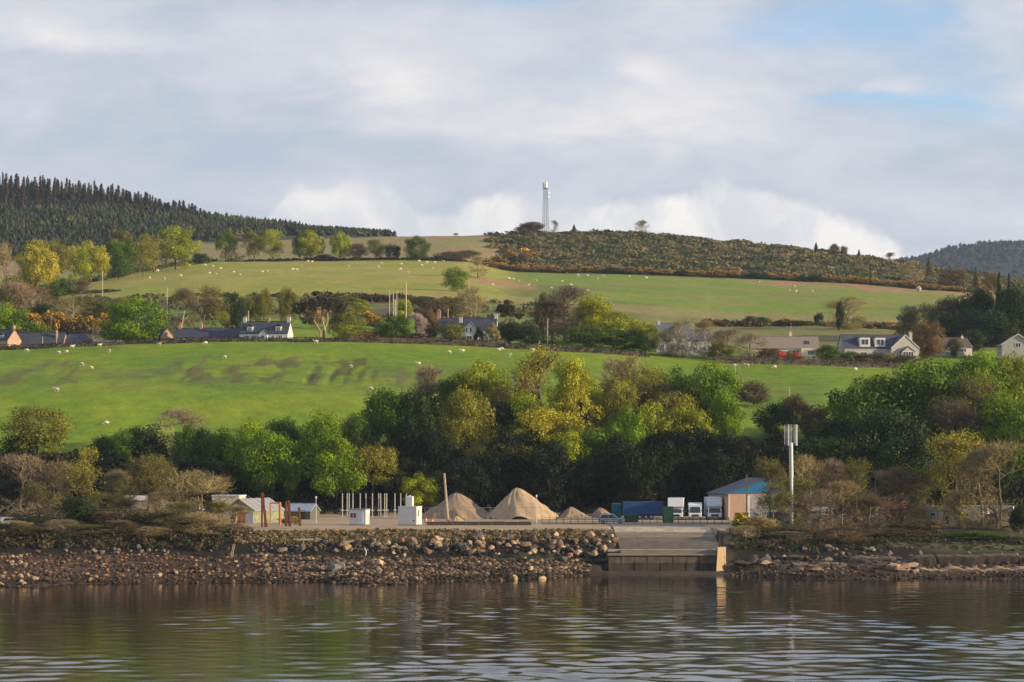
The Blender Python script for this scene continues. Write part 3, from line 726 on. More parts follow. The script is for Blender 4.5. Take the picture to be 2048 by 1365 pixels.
TREES_C = [
 ('open',75,546,793,136,'olive','lone olive tree standing in the left of the green pasture'),
 ('bush',30,545,862,60,'dark','dark bush against the left foot of the lone olive pasture tree'),
 ('dense',208,532,862,66,'dark','small dark tree at the left end of the wood behind the sheds'),
 ('leafy',243,530,852,66,'green','small green tree second from the left end of the wood'),
 ('dense',290,533,838,88,'dark','dark rounded tree below the sheep in the lower pasture'),
 ('bare',362,556,814,96,'pink','pinkish bare tree standing out against the green pasture'),
 ('leafy',372,528,842,72,'green','green tree in front of the pinkish bare tree'),
 ('dense',412,530,850,86,'dark','dark tree left of the brighter green trees in the left wood'),
 ('leafy',450,525,842,84,'green','green leafy tree above the white flat topped shed'),
 ('leafy',498,520,824,96,'bright','bright green tree above the grey shed roof'),
 ('leafy',545,514,850,104,'bright','low bright green tree hanging over the orange pipe'),
 ('leafy',562,533,824,84,'green','tall green tree behind the low bright green one over the orange pipe'),
 ('dense',608,531,852,62,'brown','narrow dark brown tree between two bright green groups'),
 ('leafy',645,526,812,84,'bright','bright leafy tree with its top against the pasture left of the dark clump'),
 ('leafy',672,512,852,112,'bright','bright green leafy tree behind the row of white posts'),
 ('dense',706,536,814,56,'green','narrow green tree just left of the big dark clump'),
 ('open',745,515,862,84,'orange','orange olive budding tree above the small portable cabin'),
 ('bud',800,519,915,78,'orange','orange brown budding tree above the white tank'),
 ('leafy',842,507,938,64,'lime','yellow green bush right beside the white tank'),
 ('bud',876,509,942,50,'olive','slender olive tree left of the leaning wooden pole'),
 ('dense',782,545,764,104,'green','dark green tree forming the left top of the big clump'),
 ('dense',826,543,758,66,'dark','very dark narrow tree left of the grey bare crown'),
 ('bare',862,556,728,104,'grey','grey bare crown rising from the dark clump in mid wood'),
 ('leafy',962,562,706,116,'lime','round yellow green crown just below the grazing sheep'),
 ('open',935,531,762,104,'orange','orange brown birch above the left gravel heap'),
 ('open',985,522,868,110,'olive','drooping olive tree above the tall gravel heap'),
 ('dense',890,527,880,90,'dark','dark tree above the leaning wooden pole'),
 ('dense',1012,541,790,86,'dark','dark tree between the birch and the golden tree'),
 ('bud',1090,546,702,132,'gold','big golden tree in the middle of the wood'),
 ('leafy',1146,552,698,96,'yellow','yellow crown behind the golden tree, touching the pasture'),
 ('open',1098,527,800,136,'gold','lower golden olive tree in front of the big golden tree'),
 ('leafy',1198,545,765,84,'lime','yellow green tree right of the big golden tree'),
 ('leafy',1182,520,845,90,'green','green tree low in the wood above the short gravel heaps'),
 ('bare',1222,562,712,76,'pink','pinkish bare crown right of the yellow crown at the wood top'),
 ('bare',1272,561,706,88,'tan','tan bare crown at the wood top right of the pinkish one'),
 ('bud',1240,541,765,72,'yellow','small yellow budding tree between golden tree and the bare crowns'),
 ('leafy',1258,525,800,78,'bright','bright green tree in mid wood above the blue trailer'),
 ('bud',1302,548,744,104,'orange','orange olive tree below the bare crowns at the wood top'),
 ('open',1338,535,758,104,'orange','brownish orange crown left of the big green tree'),
 ('leafy',1400,547,712,112,'green','green crown below the half hidden white house'),
 ('leafy',1425,554,704,108,'bright','bright green tree at the right end of the mid wood'),
 ('leafy',1448,538,765,64,'bright','bright low tree at the right end of the mid wood by the field fence'),
 ('leafy',905,553,742,90,'green','green crown left of the round yellow green one at the wood top'),
 ('open',1020,553,735,90,'olive','olive crown between the round yellow green tree and the golden one'),
 ('leafy',1052,540,772,80,'lime','lime tree at the left foot of the big golden tree'),
 ('open',1150,535,765,96,'gold','golden olive tree under the yellow crown'),
 ('open',1250,555,730,96,'olive','olive crown under the tan bare crown'),
 ('leafy',1302,556,722,88,'yellow','yellow green crown right of the tan bare crown'),
 ('leafy',1352,556,718,84,'green','green crown before the field corner below the half hidden white house'),
 ('leafy',1300,532,790,90,'lime','lime tree under the orange olive tree'),
 ('leafy',1140,518,850,90,'lime','low lime tree under the golden olive trees'),
 ('open',1050,516,880,90,'olive','low olive tree above the gap between the tall gravel heaps'),
 ('leafy',1380,530,800,96,'lime','lime tree under the green crown at the wood end'),
 ('leafy',1765,552,742,96,'green','green crown left of the huge rounded green tree'),
 ('leafy',1905,552,712,96,'bright','bright crown right of the huge rounded green tree'),
 ('bush',1505,604,757,66,'brown','round brown bush standing in the right pasture'),
 ('bush',1590,566,783,62,'brown','brown scrub tree beside the thin fence pole in the right pasture'),
 ('bush',1545,560,800,70,'dark','dark scrub at the foot of the right pasture'),
 ('bush',1628,556,800,60,'brown','small brown scrub left of the tall dark trees on the right'),
 ('leafy',1716,542,738,112,'green','dark tree with yellow green top at the right end of the pasture'),
 ('dense',1668,528,815,96,'dark','dark tree filling the gap right of the pasture foot'),
 ('leafy',1842,546,698,200,'green','huge rounded green tree right of the big grey house'),
 ('dense',1776,521,800,142,'dark','dark tree in front of the huge rounded green tree'),
 ('bud',1905,527,790,104,'brown','brown thin tree below the huge rounded green tree'),
 ('leafy',1962,548,682,108,'bright','bright green tree near the right edge below the white gable'),
 ('leafy',2022,552,690,104,'lime','yellow green tree at the right edge below the white gable'),
 ('leafy',2006,530,772,112,'bright','lower bright green tree at the right edge'),
 ('leafy',2050,520,785,90,'bright','bright green foliage cut by the right edge of the picture'),
 ('bud',1950,536,742,100,'orange','olive brown tree between the two bright trees near the right edge'),
 ('dense',1692,514,856,126,'dark','dark tree behind the round olive shore tree'),
 ('dense',1822,510,858,150,'dark','broad dark tree behind the bare brown shore tree'),
 ('dense',1606,514,862,106,'dark','dark tree right behind the top of the silver phone mast'),
 ('dense',1945,512,880,130,'dark','dark tree behind the tallest tan shore tree'),
]
G4 = 'dark trees at the foot of the wood'
low = [935,985,1040,1100,1160,1215,1270,1325,1380,1435,1490,1545]
WH = ['behind the left gravel heap','between the two tall gravel heaps','behind the tallest gravel heap','right of the tallest gravel heap','behind the two short gravel heaps','behind the silver car','behind the left half of the blue trailer',
      'behind the right half of the blue trailer','behind the left box truck','behind the small white van','behind the right box truck','behind the blue roofed shed']
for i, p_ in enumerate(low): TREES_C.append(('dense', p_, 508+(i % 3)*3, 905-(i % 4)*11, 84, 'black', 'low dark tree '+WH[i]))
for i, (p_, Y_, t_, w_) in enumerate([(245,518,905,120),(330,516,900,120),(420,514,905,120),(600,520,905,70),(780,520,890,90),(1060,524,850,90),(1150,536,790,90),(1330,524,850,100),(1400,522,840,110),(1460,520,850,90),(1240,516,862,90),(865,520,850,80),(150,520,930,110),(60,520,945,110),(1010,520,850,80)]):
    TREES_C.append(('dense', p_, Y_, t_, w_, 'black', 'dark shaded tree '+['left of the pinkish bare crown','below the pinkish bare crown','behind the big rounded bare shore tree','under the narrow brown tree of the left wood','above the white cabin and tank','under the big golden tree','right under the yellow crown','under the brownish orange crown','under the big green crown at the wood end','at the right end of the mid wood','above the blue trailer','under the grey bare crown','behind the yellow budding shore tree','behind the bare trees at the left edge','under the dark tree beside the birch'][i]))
G5 = 'trees among the houses'
TREES_D = [
 ('leafy',14,772,598,80,'bright','bright green tree at the left edge above the stone gable'),
 ('bush',62,752,640,74,'green','green bush above the long slate roof at the left'),
 ('open',40,800,610,80,'olive','olive tree behind the green bush above the left slate roof'),
 ('leafy',270,716,583,114,'bright','big round bright green tree beside the pink gabled shed'),
 ('leafy',232,722,640,56,'green','low green tree at the left foot of the big round green tree'),
 ('bare',362,748,574,72,'grey','grey bare tree right of the big round green tree'),
 ('bud',408,742,574,84,'olive','olive brown tree behind the long slate barn'),
 ('bud',442,738,624,46,'yellow','small yellow tree behind the right end of the long barn'),
 ('dense',466,778,580,42,'dark','dark narrow tree left of the paired olive trees behind the cottage'),
 ('open',500,786,570,40,'olive','left one of two olive trees behind the white cottage'),
 ('open',528,786,571,40,'olive','right one of two olive trees behind the white cottage'),
 ('open',574,790,566,42,'olive','slim olive tree between the cottage and the big pine'),
 ('pine',640,712,567,104,'pine','big brown pine with pale leaning trunks beside the white cottage'),
 ('open',690,720,606,74,'olive','olive tree behind the right side of the big pine'),
 ('bush',708,703,648,58,'yellow','yellow green bush at the right foot of the big pine'),
 ('bush',742,704,660,54,'tan','tan low bush on the hedge right of the yellow green bush'),
 ('leafy',788,704,626,72,'green','dark green bushy tree right by the hedge before the white house'),
 ('bare',828,710,624,40,'blossom','pale pink blossom tree left of the white house'),
 ('dense',852,716,612,44,'rust','reddish brown tree at the left end of the white house'),
 ('bush',826,700,664,40,'dark','dark low bush on the hedge under the blossom tree'),
 ('bush',905,700,640,62,'olive','olive bush covering the left front of the white house'),
 ('cypress',958,704,650,26,'dark','dark narrow conifer at the right end of the white house'),
 ('cypress',985,701,642,34,'tan','tan cone shaped conifer right of the white house'),
 ('pine',1016,728,596,60,'pine','dark layered pine right of the white house'),
 ('dense',1018,712,640,56,'dark','dark bush under the layered pine'),
 ('cypress',1086,728,576,48,'brown','dark brown pointed conifer left of the purple bare tree'),
 ('bush',1052,708,646,60,'dark','dark green bush left of the pointed brown conifer'),
 ('bare',1134,738,570,112,(.15,.095,.075),'big purple brown bare tree in the middle of the village'),
 ('bare',1105,726,596,70,'brown','smaller brown bare tree before the big purple bare tree'),
 ('leafy',1186,734,585,78,'yellow','yellow green tree right of the big purple bare tree'),
 ('leafy',1228,722,618,86,'lime','lower yellow green tree right of the tallest one'),
 ('leafy',1180,708,646,90,'green','green bush below the yellow green tree'),
 ('dense',1250,708,655,90,'green','green bushes left of the half hidden white house'),
 ('leafy',1290,708,636,60,'lime','pale lime tree at the left corner of the half hidden white house'),
 ('bare',1376,702,636,66,'grey','grey bare tree in front of the half hidden white house'),
 ('bare',1340,704,662,56,'grey','small grey bare tree before the left wing of the half hidden white house'),
 ('bare',1412,708,640,50,'tan','thin tan bare tree at the right corner of the half hidden white house'),
 ('bare',1460,702,655,70,'pink','pinkish bare tree left of the bungalow'),
 ('bush',1440,702,680,50,'green','green bush between the half hidden house and the bungalow'),
 ('bare',1500,706,665,60,'pink','low pinkish bare bush before the left end of the bungalow'),
 ('bush',1540,704,694,50,'brown','brown bush before the middle of the bungalow'),
 ('bush',1572,702,700,34,'olive','olive shrub before the bungalow sun room'),
 ('bush',1563,699,699,16,(.60,.13,.08),'pinkish red flowering shrub before the bungalow windows'),
 ('bush',1592,699,703,18,(.60,.11,.07),'red flowering shrub, middle one before the bungalow extension'),
 ('bush',1603,698,708,14,(.60,.14,.09),'small red flowering shrub on the hedge before the bungalow extension'),
 ('bush',1654,708,687,46,'green','dark round bush between the bungalow and the grey house'),
 ('bush',1700,704,700,40,'green','green shrub before the left front of the grey house'),
 ('bush',1738,703,703,60,'brown','wide brown shrub before the middle of the grey house'),
 ('bush',1776,704,704,36,'tan','pale tan shrub before the grey house gable'),
 ('bush',1812,704,708,60,'brown','brown shrub before the right corner of the grey house'),
 ('dense',1856,720,634,58,'rust','red brown tree touching the right side of the grey house'),
 ('bush',1942,742,655,56,'dark','dark tree between the low dark roof and the white gable'),
 ('bush',1908,726,672,30,'brown','small brown bush before the low dark roof'),
]
G6 = 'trees behind the village'
TREES_E = [
 ('bush',910,1000,530,52,'bright','bright green bushy tree at the edge of the upper left pasture'),
 ('bare',957,1130,512,40,'tan','tan bare tree in the gap between the two upper pastures'),
 ('open',905,860,588,70,'olive','olive tree behind the left roof of the white house'),
 ('bare',948,855,572,64,'tan','tan bare tree behind the right roof of the white house'),
 ('bush',868,850,596,64,'brown','dull brown bush left of the olive tree behind the white house'),
 ('leafy',848,905,590,56,'sage','pale sage bush right of the tall telegraph pole'),
 ('leafy',722,872,596,34,'lime','small lime tree left of the cluster of poles'),
 ('leafy',806,840,596,38,'lime','lime bush behind the cluster of poles'),
 ('bush',760,930,588,80,'brown','dark brown thicket behind the cluster of poles'),
 ('bush',690,900,590,56,'olive','olive bush behind the right shoulder of the big pine'),
 ('gorse',746,800,618,44,'brown','gorse bush right of the yellow bush by the big pine'),
 ('gorse',622,800,600,40,'brown','gorse bush half hidden behind the big pine'),
 ('bare',1690,885,592,90,'tan','wide tan bare tree behind the bungalow and grey house'),
 ('dense',1680,870,598,14,'dark','dark ivy covered stem of the wide bare tree'),
 ('open',1846,830,588,84,'sage','grey green tree above the red brown tree by the grey house'),
 ('bud',1800,850,650,60,'olive','low olive scrub behind the chimney of the grey house'),
 ('open',1905,812,584,92,(.075,.07,.045),'dull brown green tree in the dark wood on the right'),
 ('dense',1955,806,570,80,'dark','dark tree in the wood at the right below the far hill'),
 ('spruce',1998,800,538,46,'dark','dark spiky conifer rising at the right edge of the wood'),
 ('spruce',2018,815,540,36,'spruce','second dark spiky conifer right next to the first'),
 ('dense',2030,795,560,70,'dark','dark broad tree at the right edge below the far hill'),
 ('dense',1925,795,612,90,'dark','dark lower tree in the right wood'),
 ('dense',1985,790,615,90,'dark','dark low tree at the foot of the right wood'),
 ('bare',1990,900,545,60,'rust','reddish bare tree behind the spiky conifers'),
 ('bush',24,900,545,60,'olive','olive bush at the left edge below the conifer forest'),
 ('bare',20,840,560,80,'pink','pinkish bare scrub tree at the left edge'),
 ('dense',122,905,552,46,'green','dark green tree before the left end of the upper pasture'),
 ('bare',70,880,572,70,'rust','reddish scrub left of the dark green tree'),
 ('bare',165,905,560,60,'brown','brown scrub right of the dark green tree'),
 ('bush',190,850,592,70,'olive','olive scrub above the orange gorse row'),
 ('bare',140,840,590,70,'tan','tan scrub tree above the orange gorse row'),
 ('bush',95,850,604,70,'dark','dark scrub left above the orange gorse row'),
 ('bush',230,870,594,60,'brown','brown scrub left of the big round green tree top'),
 ('bush',1500,905,630,30,'brown','small dark bush in the hedge left of the bungalow chimney'),
 ('bush',1522,910,632,36,'dark','dark bush in the hedge above the bungalow'),
 ('dense',1638,905,624,18,'dark','small dark upright tree in the hedge right of the bungalow chimney'),
 ('bush',1716,900,630,28,'green','green bush in the hedge above the grey house'),
 ('bush',1424,900,640,50,'brown','brown bush in the hedge behind the half hidden house'),
 ('bush',1600,905,640,60,'brown','brown hedge bush right above the bungalow chimney'),
]
G7 = 'row of trees above the upper left pasture'
TREES_F = [
 ('bare',14,1000,484,46,'tan','tan tree at the left edge below the young conifers'),
 ('leafy',75,1040,472,74,'gold','yellow tree at the left end of the tree row on the upper pasture'),
 ('open',112,1070,470,66,'olive','olive tree second in the tree row from its left end'),
 ('open',152,1090,484,50,'lime','pale lime tree third in the tree row from its left end'),
 ('leafy',180,1100,473,66,'gold','golden tree fourth in the tree row from its left end'),
 ('leafy',238,1130,474,64,'green','green round tree left of the tan ones in the row'),
 ('open',286,1160,472,58,'orange','tan tree right of the green round one in the row'),
 ('open',308,1190,449,66,'orange','tall tan tree left of the large yellow green one'),
 ('leafy',352,1200,443,84,'lime','large yellow green tree, brightest of the upper row'),
 ('leafy',240,1210,450,60,'olive','olive crown behind the green round tree'),
 ('bush',400,1270,505,40,'dark','dark bush right of the large yellow green tree'),
 ('open',452,1292,455,40,'green','green slim tree right of the gap in the upper row'),
 ('bare',470,1296,470,34,'pink','pinkish bare tree beside the green slim one'),
 ('open',508,1292,457,46,'olive','olive tree in the middle group of the upper row'),
 ('open',545,1292,452,44,'lime','lime topped tree in the middle group of the upper row'),
 ('leafy',600,1293,464,32,'green','dark green left half of the tree pair right of the middle group'),
 ('leafy',622,1292,455,48,'lime','lime tree beside the dark green one'),
 ('leafy',680,1292,458,38,'lime','single slim lime tree right of the pair'),
 ('bush',714,1293,484,40,'brown','low brown tree right of the single slim lime tree'),
 ('open',752,1293,473,36,'olive','thin olive tree right of the low brown one'),
 ('bush',786,1293,485,30,'dark','dark bush left of the round tree at the row end'),
 ('leafy',834,1290,467,46,'green','round green tree at the right end of the upper row'),
 ('bush',648,1294,508,40,'dark','dark bush between the lime trees of the upper row'),
 ('bush',900,1292,502,60,'brown','low brown bush at the corner of the upper left pasture'),
 ('bush',936,1330,500,50,'olive','olive bush where the upper pastures meet'),
 ('dense',1062,1492,441,46,'brown','dark bare topped tree left of the lattice mast'),
 ('bush',1044,1490,452,30,'grey','low grey brown bush left of the dark tree by the lattice mast'),
 ('bare',1106,1495,440,16,'grey','tiny bare tree right of the lattice mast'),
 ('bare',1284,1485,440,28,'grey','bare tree on the skyline in the middle of the scrub hill'),
 ('bush',1286,1470,468,32,'brown','brown bush under the bare skyline tree'),
 ('spruce',1148,1490,448,20,'brown','brown conifer right of the lattice mast'),
 ('spruce',1216,1490,458,20,'spruce','dark conifer on the skyline between the mast and the bare tree'),
 ('spruce',1502,1490,482,10,'spruce','small conifer on the right part of the skyline'),
 ('spruce',1632,1490,484,18,'spruce','conifer on the skyline left of the two bushy ones'),
 ('bush',1668,1492,486,22,'brown','left bushy tree on the right skyline'),
 ('bush',1688,1492,490,16,'brown','right bushy tree on the right skyline'),
 ('spruce',1718,1490,498,16,'brown','brown conifer low on the right skyline'),
 ('bare',1782,1480,505,30,'grey','thin bare tree on the skyline left of the far hill'),
 ('bare',1830,1340,520,50,'tan','tan bare tree standing by the pale boulder'),
 ('spruce',1858,1400,512,30,'brown','brown conifer in front of the far hill'),
 ('bush',1908,1330,534,56,'rust','reddish brown bush right of the boulder in front of the far hill'),
 ('spruce',1952,1330,530,26,'brown','brown conifer in front of the far hill near the right edge'),
]
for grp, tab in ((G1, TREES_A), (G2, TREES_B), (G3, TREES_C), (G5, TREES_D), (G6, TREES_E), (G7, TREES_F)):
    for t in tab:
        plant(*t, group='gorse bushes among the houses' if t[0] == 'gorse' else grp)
# tall conifers on the left hill and along its skyline
cr_px = np.concatenate([np.arange(-14, 330, 3.6), np.arange(330, 400, 4.6)])
hill = [(0,345),(40,347),(80,352),(120,356),(180,364),(215,368),(250,374),(290,385),(330,396),(360,402),(385,405),(400,420)]
items = []
rr = random.Random(3)
for p_ in cr_px:
    t_ = np.interp(p_, [h[0] for h in hill], [h[1] for h in hill])+rr.triangular(-7, 20, 3)
    items.append((p_+rr.uniform(-3, 3), 1785+rr.uniform(-50, 55), t_, rr.uniform(13, 24), rr.choice(['deadspruce', 'deadspruce', 'spruce'])))
items.sort()
for i, (p_, Y_, t_, w_, c_) in enumerate(items):
    if p_ < -2: continue
    plant('oldspruce', p_, Y_, t_, w_, c_, 'tall bare stemmed conifer on the left skyline, %s' % ordn(sum(1 for q in items[:i] if q[0] >= -2)), 'tall conifers on the left hill')
sk = [(395,412),(430,432),(470,434),(520,438),(560,443),(620,449),(680,457),(720,458),(760,465),(785,472)]
p_ = 402; i = 0
while p_ < 785:
    t_ = np.interp(p_, [h[0] for h in sk], [h[1] for h in sk])+rr.uniform(-4, 9)
    plant('spruce', p_, 1790+rr.uniform(-15, 15), t_, rr.uniform(9, 13), 'spruce', 'dark conifer on the sloping edge of the forest, %s' % ordn(i), 'conifers along the sloping forest edge')
    p_ += rr.uniform(5, 9.5); i += 1
# young plantation covering the slope: uncountable
def forest(name, pts, hs, ws, tint_fn, seed):
    rng = np.random.default_rng(seed); n = len(pts); V_, F_, T_ = [], [], []
    tiers = [(.0, .55, .5), (.28, .75, .40), (.5, .9, .28), (.68, 1.0, .17)]
    for (za, zb, r) in tiers:
        for j in range(5):
            a = rng.random(n)*6.28+j*1.256
            for s_ in (0,):
                c0 = pts+np.stack([0*hs, 0*hs, hs*zb], 1)
                rr_ = ws*r*rng.uniform(.7, 1.2, n)
                e1 = pts+np.stack([np.cos(a)*rr_, np.sin(a)*rr_, hs*za], 1); e2 = pts+np.stack([np.cos(a+1.1)*rr_, np.sin(a+1.1)*rr_, hs*(za+.03)], 1)
                V_.append(np.stack([c0, e1, e2], 1).reshape(-1, 3)); T_.append(rng.random(n))
    V_ = np.concatenate(V_); F_ = np.arange(len(V_)).reshape(-1, 3)
    C_ = np.concatenate([np.tile(tint_fn, (len(tiers)*5, 1))]); C_ = np.concatenate([C_, np.ones((len(C_), 1))], 1)
    return link(name, npmesh(name, V_, F_, M_SCRUB, [('tint', 'FACE', 'FLOAT', np.concatenate(T_)), ('Col', 'FACE', 'FLOAT_COLOR', C_)]))
rng = np.random.default_rng(8)
pts, hs, ws, cc = [], [], [], []
for k in range(5200):
    px = rng.uniform(-500, 790); Y = rng.uniform(1400, 1800) if px < 360 else rng.uniform(1530, 1800)
    if 360 <= px and Y < 1500+(px-360)*.5: continue
    X, Y, z = at(px, Y); pts.append((X, Y, z)); hs.append(rng.uniform(5, 8.5)*(1 if px < 600 else .75)); ws.append(rng.uniform(5, 8))
    b = rng.random(); n_ = vnoise(X/40, Y/40, 5)
    cc.append((.10, .10, .035) if n_ > .68 and b < .6 else (.035, .055, .03) if b < .8 else (.06, .055, .04))
tag(forest('young_conifer_plantation', np.array(pts), np.array(hs), np.array(ws), np.array(cc), 3), 'dense young conifer plantation below the tall trees on the left hill', 'forest', kind='stuff')
pts, hs, ws, cc = [], [], [], []
for k in range(1500):
    px = rng.uniform(-500, 400); Y = rng.uniform(1800, 1960); X, Y, z = at(px, Y)
    t_ = np.interp(px, [h[0] for h in hill], [h[1] for h in hill])+rng.uniform(8, 30); hh = CAMZ+(HY-t_)*Y/F-z
    if px < 0: hh = rng.uniform(18, 24)
    if hh < 4: continue
    pts.append((X, Y, z)); hs.append(min(hh, 27)); ws.append(rng.uniform(5, 9)); cc.append([(.085, .06, .052), (.05, .05, .04), (.11, .075, .06)][rng.integers(0, 3)])
tag(forest('old_conifer_stand', np.array(pts), np.array(hs), np.array(ws), np.array(cc), 6), 'brown mass of old conifers standing behind the tall stems on the left hill', 'forest', kind='stuff')
pts, hs, ws, cc = [], [], [], []
for k in range(8500):
    px = rng.uniform(1740, 3200); Y = rng.uniform(3100, 5100)
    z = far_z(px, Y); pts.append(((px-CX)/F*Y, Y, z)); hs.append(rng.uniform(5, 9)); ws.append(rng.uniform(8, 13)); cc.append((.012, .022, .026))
tag(forest('far_conifer_forest', np.array(pts), np.array(hs), np.array(ws), np.array(cc), 4), 'blue hazy conifer forest on the far hill at the right', 'forest', kind='stuff')

# ---------------------------------------------------------------- leafy masses nobody could count
def clump_mass(name, cl, label, cat, per=40, lsize=.35, seed=1):
    """cl: list of (X, Y, Z, rx, rz, colour)"""
    rng = np.random.default_rng(seed); cs, nr, ti, co, sz = [], [], [], [], []
    for (X, Y, Z, rx, rz, c) in cl:
        n = max(10, int(per*(rng.uniform(.7, 1.3)))); d = rdir(rng, n); d[:, 2] = np.abs(d[:, 2])*1.0-.1
        cs.append(np.array([X, Y, Z])+d*np.array([rx, rx, rz])*rng.uniform(.6, 1.05, (n, 1))); m_ = d+rng.normal(size=(n, 3))*.5; nr.append(m_/np.linalg.norm(m_, axis=1, keepdims=True))
        ti.append(np.clip(rng.uniform(.2, .7)+rng.normal(0, .2, n), 0, 1)); co.append(np.tile(c, (n, 1))); sz.append(np.full(n, lsize*rx))
    v, f = quads(np.concatenate(cs), np.concatenate(nr), np.concatenate(sz), rng, 1.)
    c = np.concatenate(co); c = np.concatenate([c, np.ones((len(c), 1))], 1)
    o = link(name, npmesh(name, v, f, M_SCRUB, [('tint', 'FACE', 'FLOAT', np.concatenate(ti)), ('Col', 'FACE', 'FLOAT_COLOR', c)]))
    return tag(o, label, cat, kind='stuff')
rng = np.random.default_rng(12)
SC = [(.055, .075, .03), (.09, .095, .035), (.125, .12, .04), (.16, .13, .055), (.12, .11, .04), (.05, .065, .028), (.18, .14, .07)]
cl = []
for k in range(2600):
    px = rng.uniform(985, 2200); Y = rng.uniform(1306, 1500); X, Y, z = at(px, Y); n_ = fbm(X/26, Y/22, 9, 2)*1.5-.25; r = rng.uniform(1.2, 3.4)
    if px < 1040 and rng.random() < .4: continue
    c = SC[min(6, max(0, int(n_*7)))] if rng.random() < .9 else SC[rng.integers(0, 7)]
    if px < 1075 and 1320 < Y < 1420 and rng.random() < .25: c = (.6, .33, .015)
    cl.append((X, Y, z-.4, r*1.9, r*.8, c))
clump_mass('hill_scrub', cl, 'brown and green scrub of bracken and bushes covering the hill below the lattice mast', 'scrub', 90, .28, 2)
cl = []
for k in range(1500):      # bramble on the left bank
    px = rng.uniform(-80, 500); Y = rng.uniform(393.5 if px < 440 else 398, 412)
    if px > 470 and rng.random() < .5: continue
    X, Y, z = at(px, Y); r = .4+1.1*rng.random()**2; cl.append((X, Y, z-.1, r, r*.95*(1 if px < 440 else .5), [(.07, .055, .03), (.05, .055, .025), (.11, .075, .045), (.04, .045, .02)][rng.integers(0, 4)]))
clump_mass('bramble_bank', cl, 'dark bramble thicket along the bank above the left beach', 'brambles', 60, .32, 3)
cl = []
for k in range(1100):
    px = rng.uniform(1462, 2140); Y = rng.uniform(395.5 if px < 1780 else 397, 412)
    X, Y, z = at(px, Y); r = rng.uniform(.4, 1.0)
    if px > 1780 and Y < 404: r *= .55
    cl.append((X, Y, z-.1, r, r*.9, [(.06, .055, .03), (.05, .06, .025), (.09, .06, .04), (.035, .05, .02)][rng.integers(0, 4)]))
clump_mass('undergrowth_bank', cl, 'dark undergrowth along the bank above the rocks on the right', 'undergrowth', 55, .34, 4)
cl = []
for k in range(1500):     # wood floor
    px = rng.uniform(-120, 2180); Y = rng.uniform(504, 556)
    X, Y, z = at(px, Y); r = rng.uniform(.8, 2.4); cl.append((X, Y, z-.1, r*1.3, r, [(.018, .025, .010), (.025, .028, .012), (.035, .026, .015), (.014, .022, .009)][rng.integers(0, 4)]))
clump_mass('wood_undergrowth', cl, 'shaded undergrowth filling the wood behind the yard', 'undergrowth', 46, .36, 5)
cl = []
for k in range(1700):      # scrub between the village and the upper pastures
    px = rng.uniform(-100, 2150); Y = rng.uniform(800, 948)
    X, Y, z = at(px, Y); n_ = vnoise(X/25, Y/18, 19)
    if n_ < (.3 if px < 430 or 800 < px < 1200 else .45) or (430 < px < 860 and Y < 850) or (1200 < px < 1800): continue
    r = rng.uniform(.8, 2.2); cl.append((X, Y, z-.1, r*1.3, r, SC[rng.integers(0, 7)]))
for px0, px1, Y0_, n_k in ((-40, 960, 948, 240), (400, 955, 1301, 260), (-100, 240, 1000, 160)):
    for k in range(n_k):
        px = rng.uniform(px0, px1); X, Y, z = at(px, Y0_+rng.uniform(-6, 6)); r = rng.uniform(.7, 1.8)
        if Y0_ == 948 and vnoise(np.array(px/40.), np.array(0.), 4) < .35: continue
        cl.append((X, Y, z-.2, r*1.3, r*.9, [(.06, .045, .03), (.05, .05, .025), (.10, .065, .04), (.035, .045, .02)][rng.integers(0, 4)]))
for k in range(420):
    px = rng.uniform(1405, 1840)
    if vnoise(np.array(px/22.), np.array(3.), 8) < .3: continue
    X, Y, z = at(px, rng.uniform(902, 912)); r = rng.uniform(.8, 2.0); cl.append((X, Y, z-.1, r*1.2, r*1.25, [(.05, .055, .025), (.09, .075, .03), (.13, .08, .04), (.035, .045, .02), (.07, .09, .03)][rng.integers(0, 5)]))
for k in range(420):
    px = rng.uniform(-30, 420); X, Y, z = at(px, rng.uniform(1020, 1050)+max(0, px)*.62); r = rng.uniform(.9, 2.6); cl.append((X, Y, z-.1, r*1.2, r, [(.10, .11, .03), (.13, .12, .04), (.05, .07, .025), (.14, .10, .05)][rng.integers(0, 4)]))
clump_mass('hedgerow_scrub', cl, 'low scrub and rough hedgerows between the village and the upper pastures', 'scrub', 36, .42, 6)
cl = []
for k in range(1300):      # dry grass along the top of the rock bank
    px = rng.uniform(470, 1210); X, Y, z = at(px, rng.uniform(396.0 if px < 950 else 398.5, 403.5)); r = rng.uniform(.3, .75)
    cl.append((X, Y, z-.1, r, r*.9, [(.30, .215, .115), (.20, .155, .075), (.34, .25, .135), (.13, .11, .05)][rng.integers(0, 4)]))
clump_mass('dry_grass', cl, 'dry tan grass along the edge of the gravel yard above the rocks', 'grass', 26, .5, 7)
# gorse hedge under the scrub hill
gl = [(960,556),(1000,548),(1100,546),(1200,549),(1300,552),(1400,556),(1500,560),(1620,568),(1700,571),(1800,577),(1860,588),(1930,603)]
p_ = 966; i = 0
gap_ = [(1205, 1250), (1350, 1375), (1480, 1535), (1590, 1640)]
while p_ < 1932:
    inn = any(a < p_ < b for a, b in gap_)
    X, Y, z = at(p_, 1303); w_ = rr.uniform(16, 24); hh = rr.uniform(12, 18)*(.8 if p_ > 1850 else 1)
    top_ = HY-F*(z-CAMZ)/1303-hh
    if inn: plant('bush', p_, 1303, top_+3, w_+4, 'dark', 'dark bush in the gorse hedge under the scrub hill, %s of the hedge' % ordn(i), 'gorse hedge under the scrub hill')
    else: plant('gorse', p_, 1303, top_, w_, 'brown', 'orange flowering gorse in the hedge under the scrub hill, %s of the hedge' % ordn(i), 'gorse hedge under the scrub hill')
    p_ += w_*.62; i += 1
